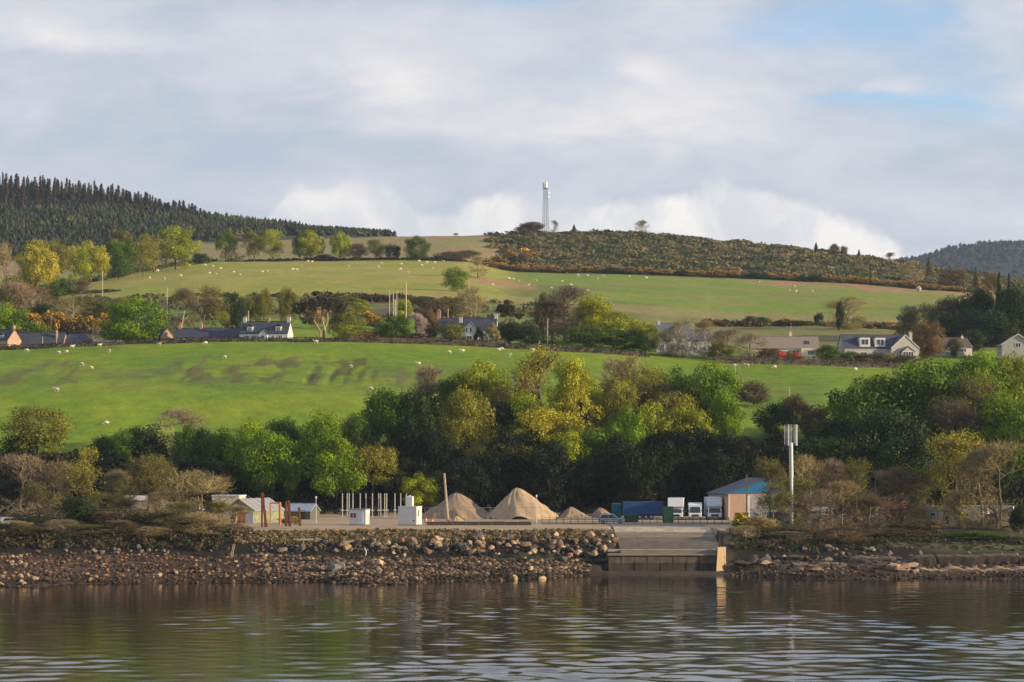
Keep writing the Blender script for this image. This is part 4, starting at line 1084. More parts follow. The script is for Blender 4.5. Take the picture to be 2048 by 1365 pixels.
# other gorse
for i, (px, Y, top, w_, lab) in enumerate([(72,770,618,34,'orange gorse behind the left slate roofs, leftmost of its row'),(100,772,620,30,'orange gorse second from left behind the left slate roofs'),(128,774,618,36,'orange gorse in the middle of the row behind the left slate roofs'),
      (152,772,622,26,'orange gorse right of the row middle behind the left slate roofs'),(184,772,622,36,'orange gorse left of the big round green tree'),(210,778,620,26,'last orange gorse before the big round green tree'),(38,722,652,26,'small orange gorse right of the stone gable'),
      (78,752,640,20,'lone gorse tuft on the green bush above the slate roof'),
      (1480,418,1022,40,'bright orange gorse at the top of the slipway by the wooden pole'),(570,438,1032,26,'yellow gorse between the rusty steel posts'),(590,440,1030,20,'small yellow gorse right behind the rusty steel posts'),
      (1435,905,637,26,'gorse left end of the hedge above the bungalow'),(1562,905,634,26,'gorse above the left part of the bungalow'),(1582,905,636,24,'gorse directly behind the bungalow chimney'),
      (1750,905,642,28,'left gorse of the orange group above the grey house'),(1775,905,642,30,'middle gorse of the orange group above the grey house'),(1798,905,648,26,'right gorse of the orange group above the grey house'),
      (1000,1330,510,34,'gorse patch at the left end of the scrub hill'),(1020,1345,497,30,'upper gorse patch at the left end of the scrub hill'),(1050,1340,500,26,'small gorse patch on the scrub hill below the lattice mast')]):
    plant('gorse', px, Y, top, w_, 'brown' if Y != 418 else 'green', lab, 'gorse bushes', flowers=(.62, .34, .015) if Y > 450 else (.85, .48, .01))
# ---------------------------------------------------------------- clipped hedges
def hedge(px0, px1, Y, h, dpt, cols, label, seed, n_per=26):
    rng = np.random.default_rng(seed); X0 = (px0-CX)/F*Y; X1 = (px1-CX)/F*Y; n = int((X1-X0)*n_per)
    x_ = rng.uniform(X0, X1, n); s = rng.uniform(-1, 1, n); t = rng.random(n)
    wob = 1+.35*(fbm(x_/4, x_*0, seed, 3)-.5)
    top = rng.random(n) < .45
    y_ = Y+np.where(top, s, np.sign(s))*dpt/2*rng.uniform(.8, 1.1, n)
    zg = np.array([gz(a, Y) for a in np.linspace(X0, X1, 40)]); g_ = np.interp(x_, np.linspace(X0, X1, 40), zg)
    z_ = g_+np.where(top, 1., t)*h*wob
    c = np.stack([x_, y_, z_], 1); nn = np.stack([rng.normal(0, .4, n), np.where(top, 0, np.sign(s)), np.where(top, 1., 0)], 1)+rng.normal(0, .4, (n, 3)); nn /= np.linalg.norm(nn, axis=1, keepdims=True)
    v, f = quads(c, nn, .42, rng, 1.)
    ci = np.array(cols)[(fbm(x_/9, z_*.5, seed+3, 2)*len(cols)*.999).astype(int).clip(0, len(cols)-1)]
    e = empty('hedge', ((X0+X1)/2, Y, gz((X0+X1)/2, Y)), 0, label, 'hedge', 'clipped hedges')
    v = v-np.array(e.location)
    link('foliage', npmesh('hedge_leaves', v, f, M_SCRUB, [('tint', 'FACE', 'FLOAT', rng.random(n)), ('Col', 'FACE', 'FLOAT_COLOR', np.concatenate([ci, np.ones((n, 1))], 1))]), e)
    mb = MB(); xs = np.linspace(X0, X1, 40)
    for a, b, za, zb in zip(xs[:-1], xs[1:], zg[:-1], zg[1:]):
        y0_, y1_ = -dpt*.4, dpt*.4; a -= e.location.x; b -= e.location.x; za -= e.location.z; zb -= e.location.z
        mb.add([(a,y0_,za-.6),(b,y0_,zb-.6),(b,y1_,zb-.6),(a,y1_,za-.6),(a,y0_,za+h*.8),(b,y0_,zb+h*.8),(b,y1_,zb+h*.8),(a,y1_,za+h*.8)],[(4,5,6,7),(0,1,5,4),(2,3,7,6)])
    mb.build('stems', M_BARK, e)
hd = [(.04, .05, .02), (.055, .045, .025), (.035, .045, .018)]
hedge(-20, 300, 694, 1.5, 1.6, hd, 'dark clipped hedge in front of the left slate roofs', 1)
hedge(300, 700, 694, 1.3, 1.6, hd, 'dark clipped hedge below the white cottage and the long barn', 2)
hedge(700, 1010, 695, 2.0, 1.8, [(.06, .05, .025), (.11, .05, .035), (.05, .055, .025)], 'reddish clipped hedge below the white house', 3)
hedge(1010, 1300, 694, 1.6, 1.8, [(.09, .05, .03), (.06, .05, .025), (.05, .055, .025)], 'brown hedge below the purple bare tree and yellow green trees', 4)
hedge(1430, 1640, 695, 2.2, 1.8, [(.12, .12, .04), (.09, .09, .035), (.11, .07, .04)], 'olive hedge below the bungalow', 5)
hedge(1640, 1800, 695, 1.8, 1.8, [(.10, .09, .035), (.08, .06, .03), (.11, .07, .04)], 'brown hedge below the grey house', 6)
# ---------------------------------------------------------------- shared materials
WHITE = mat('white_paint', (.60, .60, .59), .6, .06, .8); CREAM = mat('cream_render', (.70, .62, .46), .8, .06, .8)
HARL = mat('grey_harling', (.42, .39, .36), .9, .08, 1.2); SLATE = mat('slate', (.055, .06, .085), .7, .25, 1.2, .3)
SLATE2 = mat('pale_slate', (.15, .16, .19), .6, .3, 1.); TILE = mat('brown_tile', (.25, .20, .165), .85, .12, 1.5, .3)
STONE = mat('sandstone', (.42, .27, .19), .9, .2, 1.5); POT = mat('clay_pot', (.45, .20, .11), .8)
GLASS = mat('window_glass', (.03, .04, .05), .08, .1, 1, spec=.6); FRAME = mat('window_frame', (.72, .73, .74), .5)
WOOD = mat('grey_wood', (.36, .28, .20), .9, .2, 2); DARKWOOD = mat('dark_wood', (.06, .045, .035), .9)
RUST = mat('rusty_steel', (.095, .034, .02), .9, .35, 2); STEEL = mat('galvanised_steel', (.45, .46, .47), .45, .1, 1, metal=.6)
DGREEN = mat('dark_green_paint', (.012, .06, .038), .6, .15); BLUE = mat('blue_sheet', (.018, .15, .34), .55, .12, .5)
NAVY = mat('blue_trailer_paint', (.02, .085, .22), .5, .15, .6); BRICK = mat('beige_block', (.44, .29, .21), .9, .1, 1)
DARK = mat('dark_rubber', (.02, .02, .022), .8); CONC = mat('concrete', (.36, .31, .25), .9, .18, .5, .3)
RED = mat('red_door', (.50, .07, .035), .6, .1); ORANGE = mat('orange_paint', (.38, .17, .05), .6, .2)
GREYROOF = mat('grey_sheet_roof', (.26, .25, .27), .6, .12, .6); GRAVEL = mat('gravel_heap', (.40, .29, .19), .95, .14, 1.2, .7)
GRAVELD = mat('dark_gravel_heap', (.27, .195, .14), .95, .14, 1.2, .7)
MOSS = mat('mossy_stone', (.10, .09, .04), .95, .4, .5, .6); SILVER = mat('silver_car_paint', (.36, .42, .44), .3, .03, 1, metal=.5)

# ---------------------------------------------------------------- slipway
mb = MB(); ys = [389.2, 392.5, 396, 400, 405, 410, 415, 419, 440]
n = len(ys); vs_ = []
for y_ in ys: vs_ += [(RX0, y_, float(ramp_z(y_))+.05), (RX1, y_, float(ramp_z(y_))+.05)]
vs2 = [(a, b, c-1.2) for a, b, c in vs_]
ramp_v = vs_+vs2; o_ = len(vs_)
fs = [(2*i, 2*i+1, 2*i+3, 2*i+2) for i in range(n-1)]+[(2*i, 2*i+2, o_+2*i+2, o_+2*i) for i in range(n-1)]+[(2*i+1, o_+2*i+1, o_+2*i+3, 2*i+3) for i in range(n-1)]+[(0, o_, o_+1, 1)]
M_SLIP = mat('slipway_concrete', (.20, .18, .16), .85, .2, .25, .3)
slip = tag(mb.add(ramp_v, fs).build('slipway', M_SLIP), kind='structure')
slab = 0
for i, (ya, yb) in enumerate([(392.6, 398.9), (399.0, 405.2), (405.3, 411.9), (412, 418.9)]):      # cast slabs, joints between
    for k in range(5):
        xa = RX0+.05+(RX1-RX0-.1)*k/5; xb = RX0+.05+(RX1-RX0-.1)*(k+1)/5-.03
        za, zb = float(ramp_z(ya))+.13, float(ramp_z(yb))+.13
        MB().add([(xa,ya,za-.07),(xb,ya,za-.07),(xb,yb,zb-.07),(xa,yb,zb-.07),(xa,ya,za),(xb,ya,za),(xb,yb,zb),(xa,yb,zb)], [(0,3,2,1),(4,5,6,7),(0,1,5,4),(1,2,6,5),(2,3,7,6),(3,0,4,7)]).build('slab', mat('slab_concrete_%d_%d' % (i, (i+k) % 2), tuple(q*[.36, .40, .62, 1.3][i]*(1 if (i+k) % 2 else .985) for q in (.33,.26,.185)), .85, .34, .5, .2), slip)  # lower rows darkened: shade and wet put into the slab colour
qy = 388.6
QX0 = (1216-CX)/F*390; e = empty('quay_wall', ((QX0+RX1)/2, qy, 0), 0, 'weathered concrete wall closing the foot of the slipway above the water', 'wall')
L_ = (RX1-QX0)
for k in range(9):      # blocks of the wall
    xa = -L_/2+L_*k/9+.03; xb = -L_/2+L_*(k+1)/9-.03
    MB().box(xa, xb, -.5+.06*(k % 2), .6, .1, 1.75).build('block', mat('wet_concrete', (.06, .048, .036), .8, .35, .8, .5), e)
    MB().box(xa, xb, -.42+.05*((k+1) % 2), .6, 1.79, 2.95).build('block', mat('weathered_concrete', (.12, .095, .07), .9, .35, .8, .5), e)
MB().box(-L_/2-.1, L_/2-.9, -.65, .9, 2.99, 3.3).build('coping', mat('coping_concrete', (.26, .20, .135), .9, .2, .8, .3), e)
mb = MB(); mb.add([(L_/2-1.5, -1.6, .2), (L_/2+.15, -.3, .2), (L_/2+.15, 1.4, .2), (L_/2-1.5, 1.4, .2), (L_/2-1.2, -1.1, 4.25), (L_/2+.15, -.1, 4.35), (L_/2+.15, 1.4, 4.35), (L_/2-1.2, 1.4, 4.25)], [(0,3,2,1),(4,5,6,7),(0,1,5,4),(1,2,6,5),(2,3,7,6),(3,0,4,7)])
mb.build('end_block', mat('pale_concrete', (.40, .29, .17), .85, .1, .8, .2), e)
mb = MB(); mb.box(-L_/2, L_/2-2, 1.5, 1.8, 3.55, 3.95).build('kerb', CONC, e)
X, Y, z = at(1439, 394.5); e = empty('mooring_post', (X, Y, z), 0, 'short dark post at the top right corner of the slipway wall', 'post'); MB().tube((0,0,-.5),(0,0,3.4),.13,.11).build('shaft', DARKWOOD, e); MB().tube((0,0,3.4),(0,0,3.5),.17,.15).build('cap', DARKWOOD, e)

# ---------------------------------------------------------------- rocks
def rock_mesh(i, sub=2):
    bm = bmesh.new(); bmesh.ops.create_icosphere(bm, subdivisions=sub, radius=.5); r = random.Random(i)
    pl = [(Vector((r.gauss(0,1), r.gauss(0,1), r.gauss(0,1))).normalized(), r.uniform(.24, .40)) for _ in range(13)]
    for v in bm.verts:
        for nn, dd in pl:
            k = v.co.dot(nn)
            if k > dd: v.co -= nn*(k-dd)
        v.co *= 1+r.uniform(-.04, .04)
    me = bpy.data.meshes.new('rock'); bm.to_mesh(me); bm.free(); return me
def mat_rock():
    m = bpy.data.materials.new('rock'); m.use_nodes = True; T = NT(m.node_tree)
    o = T.n('ShaderNodeOutputMaterial'); p = T.n('ShaderNodeBsdfPrincipled'); T.l(p.outputs[0], o.inputs[0])
    c = T.n('ShaderNodeObjectInfo').outputs['Color']; g = T.n('ShaderNodeNewGeometry').outputs['Position']
    hs = T.n('ShaderNodeHueSaturation'); T.l(c, hs.inputs['Color']); T.l(T.mapr(T.noise(g, 3, 5), .3, .7, .6, 1.35), hs.inputs['Value'])
    T.l(hs.outputs[0], p.inputs['Base Color']); p.inputs['Roughness'].default_value = .85
    b = T.n('ShaderNodeBump'); b.inputs['Strength'].default_value = .6; b.inputs['Distance'].default_value = .06; T.l(T.noise(g, 6, 4), b.inputs['Height']); T.l(b.outputs[0], p.inputs['Normal'])
    return m
M_ROCK = mat_rock()
ROCKS = [rock_mesh(i) for i in range(8)]
for r_ in ROCKS: r_.materials.append(M_ROCK)
RC = [(.12,.082,.055), (.19,.125,.078), (.07,.052,.042), (.31,.21,.12), (.16,.095,.062), (.04,.034,.03), (.10,.084,.072)]
rk = random.Random(11)
def boulder(parent, px, Y, s, c=None, flat=.7, sink=.25, name='boulder', sx=1., rz=None, dz=0.):
    X, Y, z = at(px, Y); o = link(name, ROCKS[rk.randrange(8)], parent)
    o.location = (X, Y, z+s*flat*(.5-sink)+dz); o.rotation_euler = (rk.uniform(-.3, .3), rk.uniform(-.3, .3), rk.uniform(0, 6.28) if rz is None else rz); o.scale = (s*sx*rk.uniform(.85, 1.25), s*rk.uniform(.8, 1.1), s*flat*rk.uniform(.8, 1.3))
    c = c or RC[rk.randrange(7)]; k = rk.uniform(.8, 1.2); o.color = (c[0]*k, c[1]*k, c[2]*k, 1); return o
emb, beach = GROUND['embankment'], GROUND['beach']
for k in range(165):      # armour stones under the yard edge
    px = 560+670*rk.random()**.8; Y = rk.uniform(391.3, float(np.interp(px, [560, 900, 1010], [396.3, 397.5, 400.5]))); s = rk.uniform(.75, 1.9)**1.15
    if px < 700 and Y > 397: s *= .7
    boulder(emb, px, Y, s, None if rk.random() < .75 else (.44, .31, .18))
for k in range(34): boulder(emb, rk.uniform(120, 560), rk.uniform(389, 394), rk.uniform(.6, 1.3), rk.choice([(.10,.09,.085), (.15,.12,.10), (.2,.15,.11)]))
for k in range(26): boulder(emb, rk.uniform(1452, 1840), rk.uniform(391.5, 398), rk.uniform(.7, 1.6), rk.choice([(.08,.07,.06), (.13,.10,.08), (.2,.15,.10), (.30,.23,.15)]))
for k in range(8): boulder(emb, rk.uniform(1860, 2060), rk.uniform(392, 397), rk.uniform(.6, 1.1), rk.choice([(.2,.16,.11), (.33,.25,.16)]))
for k in range(120):      # larger beach stones
    px = rk.choice([rk.uniform(560, 1165), rk.uniform(560, 1165), rk.uniform(-20, 80), rk.uniform(180, 560)]); y0_ = np.interp(px, BP, ysh); boulder(beach, px, rk.uniform(y0_-.5, 390), rk.uniform(.6, 1.25), None if rk.random() < .7 else (.46, .32, .17), .65, .2)
for px, Y, s, c in [(1028,370.5,1.5,(.5,.36,.18)),(1155,392,1.6,(.36,.28,.2)),(1140,391,1.3,(.42,.2,.13)),(1062,379,1.3,(.5,.36,.2)),(1130,389,1.3,(.3,.24,.18)),(760,376,1.6,(.5,.38,.22)),(668,372,2.2,(.16,.15,.15)),(678,373,2.4,(.2,.16,.13)),(1085,372.8,1.2,(.5,.34,.18))]:
    boulder(beach, px, Y, s, c, .8, .1)
# small stones past counting
def stones(name, n_, pxr, yfn, smin, smax, parent, seed, cols=RC):
    rng = np.random.default_rng(seed); bm = bmesh.new(); bmesh.ops.create_icosphere(bm, subdivisions=1, radius=.5); bv = np.array([v.co[:] for v in bm.verts]); bf = np.array([[v.index for v in f.verts] for f in bm.faces]); bm.free()
    V_, F_, C_ = [], [], []
    for k in range(n_):
        px = rng.uniform(*pxr); Y = yfn(px, rng)
        if Y is None: continue
        X, Y, z = at(px, Y); s = smin*(smax/smin)**(rng.random()**1.6); v = bv*(1+rng.uniform(-.28, .28, (len(bv), 1)))*s*np.array([rng.uniform(.8, 1.4), 1, rng.uniform(.5, .9)])
        a = rng.random()*6.28; v = np.stack([v[:,0]*math.cos(a)-v[:,1]*math.sin(a), v[:,0]*math.sin(a)+v[:,1]*math.cos(a), v[:,2]], 1)
        F_.append(bf+len(V_)*len(bv)); V_.append(v+np.array([X, Y, z+s*.12])); c = np.array(cols[rng.integers(0, len(cols))])*rng.uniform(.7, 1.25)
        wet = np.clip((z-.1)/.5, .45, 1)*(1-.62*float(ss(fbm(np.array(X/7.), np.array(Y/2.5), 55, 3), .5, .62))); C_.append(np.tile(np.append(c*wet, 1), (len(bf), 1)))
    o = link(name, npmesh(name, np.concatenate(V_), np.concatenate(F_), M_STONE, [('Col', 'FACE', 'FLOAT_COLOR', np.concatenate(C_))]), parent); o['kind'] = 'stuff'; return o
M_STONE = mat_ground('loose_stone', .85, 1.5, 6, .35, .4, .05)
stones('loose_stones', 4600, (520, 1180), lambda p, r: r.uniform(min(386, np.interp(p, BP, ysh)-1.2), 388.8), .28, .95, beach, 31)
stones('shingle', 2600, (-60, 520), lambda p, r: r.uniform(min(389, np.interp(p, BP, ysh)-1.0), 390), .2, .8, beach, 32, [(.14,.075,.045), (.08,.05,.032), (.20,.11,.065), (.28,.165,.095), (.04,.035,.018), (.05,.04,.02)])
stones('loose_stones', 1100, (500, 1215), lambda p, r: r.uniform(392, 400), .25, .7, emb, 33, [(.10,.08,.06),(.15,.11,.08),(.06,.05,.04)])
stones('shingle', 1500, (1450, 2150), lambda p, r: r.uniform(min(390, np.interp(p, BP, ysh)-.8), 392), .25, .9, beach, 34, [(.15,.10,.075), (.10,.07,.05), (.22,.15,.10), (.07,.06,.035)])
# bedrock ledges on the right
lr = random.Random(9)
def ledge(px0, px1, Y, z0, z1, dpt, c, label, n=9, tiltr=0.):
    """a rock bed cut in a row of irregular slabs"""
    X0 = (px0-CX)/F*Y; X1 = (px1-CX)/F*Y; e = empty('rock_ledge', ((X0+X1)/2, Y, z0), 0, label, 'rock', 'rock ledges right of the slipway')
    cx = (X0+X1)/2; w_ = (X1-X0)/n
    for k in range(n):
        f = (k+.5)/n; en = max(.45, math.sin(math.pi*f)**.5)
        for row in range(2):
            hh = (z1-z0)*en*lr.uniform(.75, 1.15)*(1 if row else .72); o = link('slab', ROCKS[lr.randrange(8)], e)
            o.location = (X0+(X1-X0)*f-cx+lr.uniform(-.3, .3)*w_, (row-.5)*dpt*.55+lr.uniform(-.3, .3), hh*.38-.1)
            o.scale = (w_*lr.uniform(1.3, 2.3), dpt*lr.uniform(.6, .95), hh*1.6); o.rotation_euler = (lr.uniform(-.08, .08)-.1, lr.uniform(-.12, .12), lr.uniform(-.2, .2)+(math.pi if lr.random() < .5 else 0))
            q = lr.uniform(.3, .8); o.color = (c[0]*q, c[1]*q, c[2]*q, 1)
ledge(1820, 2120, 388, .9, 3.6, 5, (.10,.075,.06), 'long dark rock ledge at the right edge under the green bank', 9)
ledge(1690, 1835, 386, 1.2, 3.4, 4, (.14,.105,.08), 'dark rounded rock ledge left of the long one', 5)
ledge(1760, 2120, 381.5, -.1, 1.35, 5, (.34,.25,.165), 'low sandy rock shelf along the water at the right edge', 9)
ledge(1560, 1720, 384, .5, 2.3, 4, (.17,.125,.095), 'brown rock ledge in the middle of the right shore', 6)
ledge(1540, 1640, 379.5, -.1, .9, 3, (.22,.17,.10), 'low seaweed covered ledge by the water right of the slipway', 5)
ledge(1640, 1760, 380, -.1, 1.1, 4, (.20,.15,.105), 'low brown ledge by the water in the middle of the right shore', 5)
ledge(1470, 1560, 389, 1.5, 3.0, 3, (.15,.10,.08), 'small dark ledge right behind the slipway end block', 4)
ledge(905, 1215, 390.2, 1.9, 3.2, 1.8, (.055,.055,.025), 'low dark mossy stone dyke between the beach and the rock bank', 12)
ledge(1128, 1208, 389, .3, 2.75, 1.6, (.035,.03,.026), 'black wet rock face left of the quay wall', 3)
def strata(px0, px1, Y, z0, z1, dpt, face, top, label, n, seed):
    """bedrock bench: a few long broken slabs with a dark steep face and a paler top"""
    X0 = (px0-CX)/F*Y; X1 = (px1-CX)/F*Y; e = empty('rock_bench', ((X0+X1)/2, Y, z0), 0, label, 'rock', 'rock ledges right of the slipway'); cx = (X0+X1)/2; r = random.Random(seed)
    cuts = [X0]+sorted(r.uniform(X0, X1) for _ in range(n-1))+[X1]
    for a_, b_ in zip(cuts[:-1], cuts[1:]):
        m_ = max(3, int((b_-a_)/.35)); V_, F_ = [], []; off = r.uniform(-.15, .15); hh = (z1-z0)*r.uniform(.86, 1.02); tl = r.uniform(-.02, .02)
        for i in range(m_+1):
            x_ = a_+.02+(b_-a_-.04)*i/m_; en = min(1, (x_-X0)/1.5+.35, (X1-x_)/1.5+.35)
            f1 = float(fbm(np.array(x_/1.3), np.array(seed*1.), seed, 3))-.5; f2 = float(fbm(np.array(x_/.7), np.array(seed+9.), seed+1, 2))-.5; h_ = hh*en+tl*(x_-a_)+f2*.45+f1*.5
            for y_, z_ in ((-dpt/2-.25+f1*1.1, -1.2), (-dpt/2+f1*1.3, h_*.35+f2*.2), (-dpt/2+.12+f2*.5, h_*.72), (-dpt/2+.28+f1*.9, h_-.08), (-dpt/2+.8+f2, h_+.04), (0, h_+.16+f1*.2), (dpt/2, h_+.1)): V_.append((x_-cx, y_+off, z_))
        k_ = 7
        for i in range(m_):
            for j in range(k_-1): F_.append((i*k_+j, (i+1)*k_+j, (i+1)*k_+j+1, i*k_+j+1))
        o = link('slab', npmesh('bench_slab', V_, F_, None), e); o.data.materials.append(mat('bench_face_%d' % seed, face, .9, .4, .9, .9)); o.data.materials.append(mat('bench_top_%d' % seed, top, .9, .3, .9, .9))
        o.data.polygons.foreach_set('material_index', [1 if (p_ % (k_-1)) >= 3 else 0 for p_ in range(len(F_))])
        ends_ = MB()
        for i in (0, m_): ends_.add([V_[i*k_+j] for j in range(k_)], [tuple(range(k_))])
        bm = bmesh.new(); bm.from_mesh(o.data); bm.verts.ensure_lookup_table()
        for i in (0, m_): bm.faces.new([bm.verts[i*k_+j] for j in range(k_)])
        bmesh.ops.recalc_face_normals(bm, faces=bm.faces); bm.to_mesh(o.data); bm.free()
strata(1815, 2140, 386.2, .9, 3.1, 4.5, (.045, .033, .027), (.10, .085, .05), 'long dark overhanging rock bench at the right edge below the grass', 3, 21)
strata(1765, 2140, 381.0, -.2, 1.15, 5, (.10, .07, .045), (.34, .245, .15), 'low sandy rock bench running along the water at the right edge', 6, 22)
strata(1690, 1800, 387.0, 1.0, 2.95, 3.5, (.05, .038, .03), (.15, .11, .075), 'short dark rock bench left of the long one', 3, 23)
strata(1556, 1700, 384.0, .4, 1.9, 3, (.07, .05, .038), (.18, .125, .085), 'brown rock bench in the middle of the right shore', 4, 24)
for px, Y, s, c, rx in [(1788,379,2.3,(.36,.26,.15),.1),(1805,381,2.3,(.36,.24,.17),.2),(1822,382,2.0,(.34,.24,.17),.1),(1632,377.6,1.6,(.22,.15,.08),.1),(1530,387,1.6,(.36,.25,.15),.1),(1768,389,1.3,(.4,.26,.17),.1),(1590,390,1.9,(.05,.045,.04),.1),(1655,388,1.4,(.2,.16,.12),.1)]:
    boulder(beach, px, Y, s, c, .6, .1, sx=1.6, rz=.3)
# driftwood and odd posts on the shore
for px0, px1, Y, zz, lab in [(600,628,396,.6,'pinkish log lying across the rocks below the yard, the left one'),(686,710,395.5,.5,'short pale log among the rocks below the small portable cabin')]:
    X0, Y, z = at(px0, Y); X1, _, z1 = at(px1, Y); mb = MB().tube((0,0,0),(X1-X0,.1,z1-z+.1),.2,.17,8); tag(mb.build('driftwood_log', WOOD), lab, 'log').location = (X0, Y, z+zz)
X, Y, z = at(465, 386); e = empty('wooden_ladder', (X, Y, z), 0, 'pale narrow ladder like post leaning on the shingle below the big bare bush', 'post'); MB().tube((-.35,0,-.3),(.12,0,2.2),.07).build('rail', WOOD, e); MB().tube((-.1,0,-.3),(.36,0,2.2),.07).build('rail', WOOD, e); MB().tube((-.2,0,.7),(.1,0,.7),.05).build('rung', WOOD, e); MB().tube((-.1,0,1.4),(.2,0,1.4),.05).build('rung', WOOD, e)
X, Y, z = at(731, 389); mb = MB()
for i in range(7):
    a0, a1 = -.9+i*.28, -.9+(i+1)*.28; mb.tube((math.cos(a0)*.6-.5,0,math.sin(a0)*.8+.9),(math.cos(a1)*.6-.5,0,math.sin(a1)*.8+.9),.09)
tag(mb.build('plastic_pipe', WHITE), 'white curved pipe end sticking out of the beach rocks', 'pipe').location = (X, Y, z)
# ---------------------------------------------------------------- gravel heaps
def heap(px0, px1, peak, top, Y, m, label):
    X0 = (px0-CX)/F*Y; X1 = (px1-CX)/F*Y; XP = (peak-CX)/F*Y; z0 = 6.55; h = CAMZ+(HY-top)*Y/F-z0; n, k = 56, 20; V_, F_ = [], []; sd_ = int(px0)
    for j in range(k+1):
        t = j/k
        for i in range(n):
            a = 2*math.pi*i/n; rx = (X1-XP) if math.cos(a) > 0 else (XP-X0); r = 1-t; w_ = 1+.13*(float(vnoise(np.array(math.cos(a)*2.4+9), np.array(math.sin(a)*2.4+t*1.5), sd_))-.5)*2
            ry = (X1-X0)*.42; zz = h*(t**1.08)*(1 if t < .86 else 1-(t-.86)*.5); rr2 = r**.94*w_
            nz = (float(vnoise(np.array(math.cos(a)*6+3*t), np.array(math.sin(a)*6-4*t), sd_+5))-.5)*.17*h*(r+.12)*1.3
            V_.append((XP+math.cos(a)*rx*rr2, Y+math.sin(a)*ry*rr2, z0-.1+zz+nz))
    for j in range(k):
        for i in range(n): F_.append((j*n+i, j*n+(i+1) % n, (j+1)*n+(i+1) % n, (j+1)*n+i))
    o = link('gravel_heap', npmesh('gravel_heap', V_, F_, m, None, True)); return tag(o, label, 'gravel heap', 'gravel heaps in the yard')
heap(838, 990, 913, 981, 484, GRAVELD, 'rounded darker gravel heap behind the leaning wooden pole')
heap(972, 1118, 1034, 970, 482, GRAVEL, 'tallest pointed tan gravel heap in the middle of the yard')
heap(1112, 1184, 1142, 1011, 492, GRAVELD, 'low gravel heap right of the tallest one')
heap(1176, 1236, 1200, 1013, 496, GRAVELD, 'lowest gravel heap behind the silver car')
heap(896, 930, 913, 1030, 462, GRAVEL, 'tiny tan gravel heap at the foot of the rounded darker one')
# ---------------------------------------------------------------- generic building pieces
def T3(px, Y, rz=0., z=None):
    X, Y, zz = at(px, Y); return (X, Y, zz if z is None else z), rz
def window(parent, x, y, z, w_, h, face='-y', bars=1, fm=None, gm=None, nm='window'):
    """frame with pane set back, on a wall facing -y or +x"""
    f = MB(); t = .09; g = MB()
    def B(m_, a0, a1, b0, b1, d0, d1):
        if face == '-y': m_.box(x+a0, x+a1, y-d1, y-d0, z+b0, z+b1)
        else: m_.box(x+d0, x+d1, y+a0, y+a1, z+b0, z+b1)
    B(f, -w_/2, w_/2, 0, t, 0, .1); B(f, -w_/2, w_/2, h-t, h, 0, .1); B(f, -w_/2, -w_/2+t, t, h-t, 0, .1); B(f, w_/2-t, w_/2, t, h-t, 0, .1)
    for k in range(bars): xx = -w_/2+w_*(k+1)/(bars+1); B(f, xx-t/2, xx+t/2, t, h-t, .001, .098)
    fo = f.build(nm, fm or FRAME, parent); B(g, -w_/2+t, w_/2-t, t, h-t, .01, .045); g.build('pane', gm or GLASS, fo); return fo
def door(parent, x, y, w_, h, m, face='-y', z=0.):
    d = MB(); 
    if face == '-y': d.box(x-w_/2, x+w_/2, y-.08, y, z, z+h)
    else: d.box(x, x+.08, y-w_/2, y+w_/2, z, z+h)
    do = d.build('door', m, parent); hd_ = MB()
    if face == '-y': hd_.box(x+w_*.3, x+w_*.3+.12, y-.13, y-.08, z+1, z+1.06)
    else: hd_.box(x+.08, x+.13, y+w_*.3, y+w_*.3+.12, z+1, z+1.06)
    hd_.build('handle', STEEL, do); return do
def gable_x(parent, L, D, eave, ridge, wm, rm, over=.25, base=-1.5, x0=0., y0=0., th=.18, vary=True):
    """ridge along local x; returns the roof"""
    a, b, c, d = x0-L/2, x0+L/2, y0-D/2, y0+D/2; w_ = MB(); w_.prism([(c, base), (d, base), (d, eave), ((c+d)/2, ridge-.05), (c, eave)], a, b, 'x'); w_.build('wall', wm, parent)
    r = MB(); k = (ridge-eave)/(D/2); o = over
    r.add([(a-o,c-o,eave-o*k),(b+o,c-o,eave-o*k),(b+o,(c+d)/2,ridge),(a-o,(c+d)/2,ridge),(a-o,c-o,eave-o*k+th),(b+o,c-o,eave-o*k+th),(b+o,(c+d)/2,ridge+th),(a-o,(c+d)/2,ridge+th)],[(0,3,2,1),(4,5,6,7),(0,1,5,4),(1,2,6,5),(3,0,4,7)])
    r.add([(a-o,d+o,eave-o*k),(b+o,d+o,eave-o*k),(b+o,(c+d)/2,ridge),(a-o,(c+d)/2,ridge),(a-o,d+o,eave-o*k+th),(b+o,d+o,eave-o*k+th),(b+o,(c+d)/2,ridge+th),(a-o,(c+d)/2,ridge+th)],[(0,1,2,3),(7,6,5,4),(4,5,1,0),(5,6,2,1),(7,4,0,3)])
    ro = r.build('roof', rm, parent); rd = MB().box(a-o, b+o, (c+d)/2-.12, (c+d)/2+.12, ridge+th-.05, ridge+th+.09); rd.build('ridge_tiles', rm, ro); return ro
def gable_y(parent, W, y0, y1, eave, ridge, wm, rm, over=.25, base=-1.5, x0=0., th=.18, name='roof', wname='wall'):
    a, b = x0-W/2, x0+W/2; w_ = MB(); w_.prism([(a, base), (b, base), (b, eave), (x0, ridge-.05), (a, eave)], y0, y1, 'y'); w_.build(wname, wm, parent)
    r = MB(); k = (ridge-eave)/(W/2); o = over
    for s, e_ in ((-1, a-o), (1, b+o)):
        r.prism([(e_, eave-o*k), (x0, ridge), (x0, ridge+th), (e_, eave-o*k+th)], y0-o, y1+o, 'y')
    return r.build(name, rm, parent)
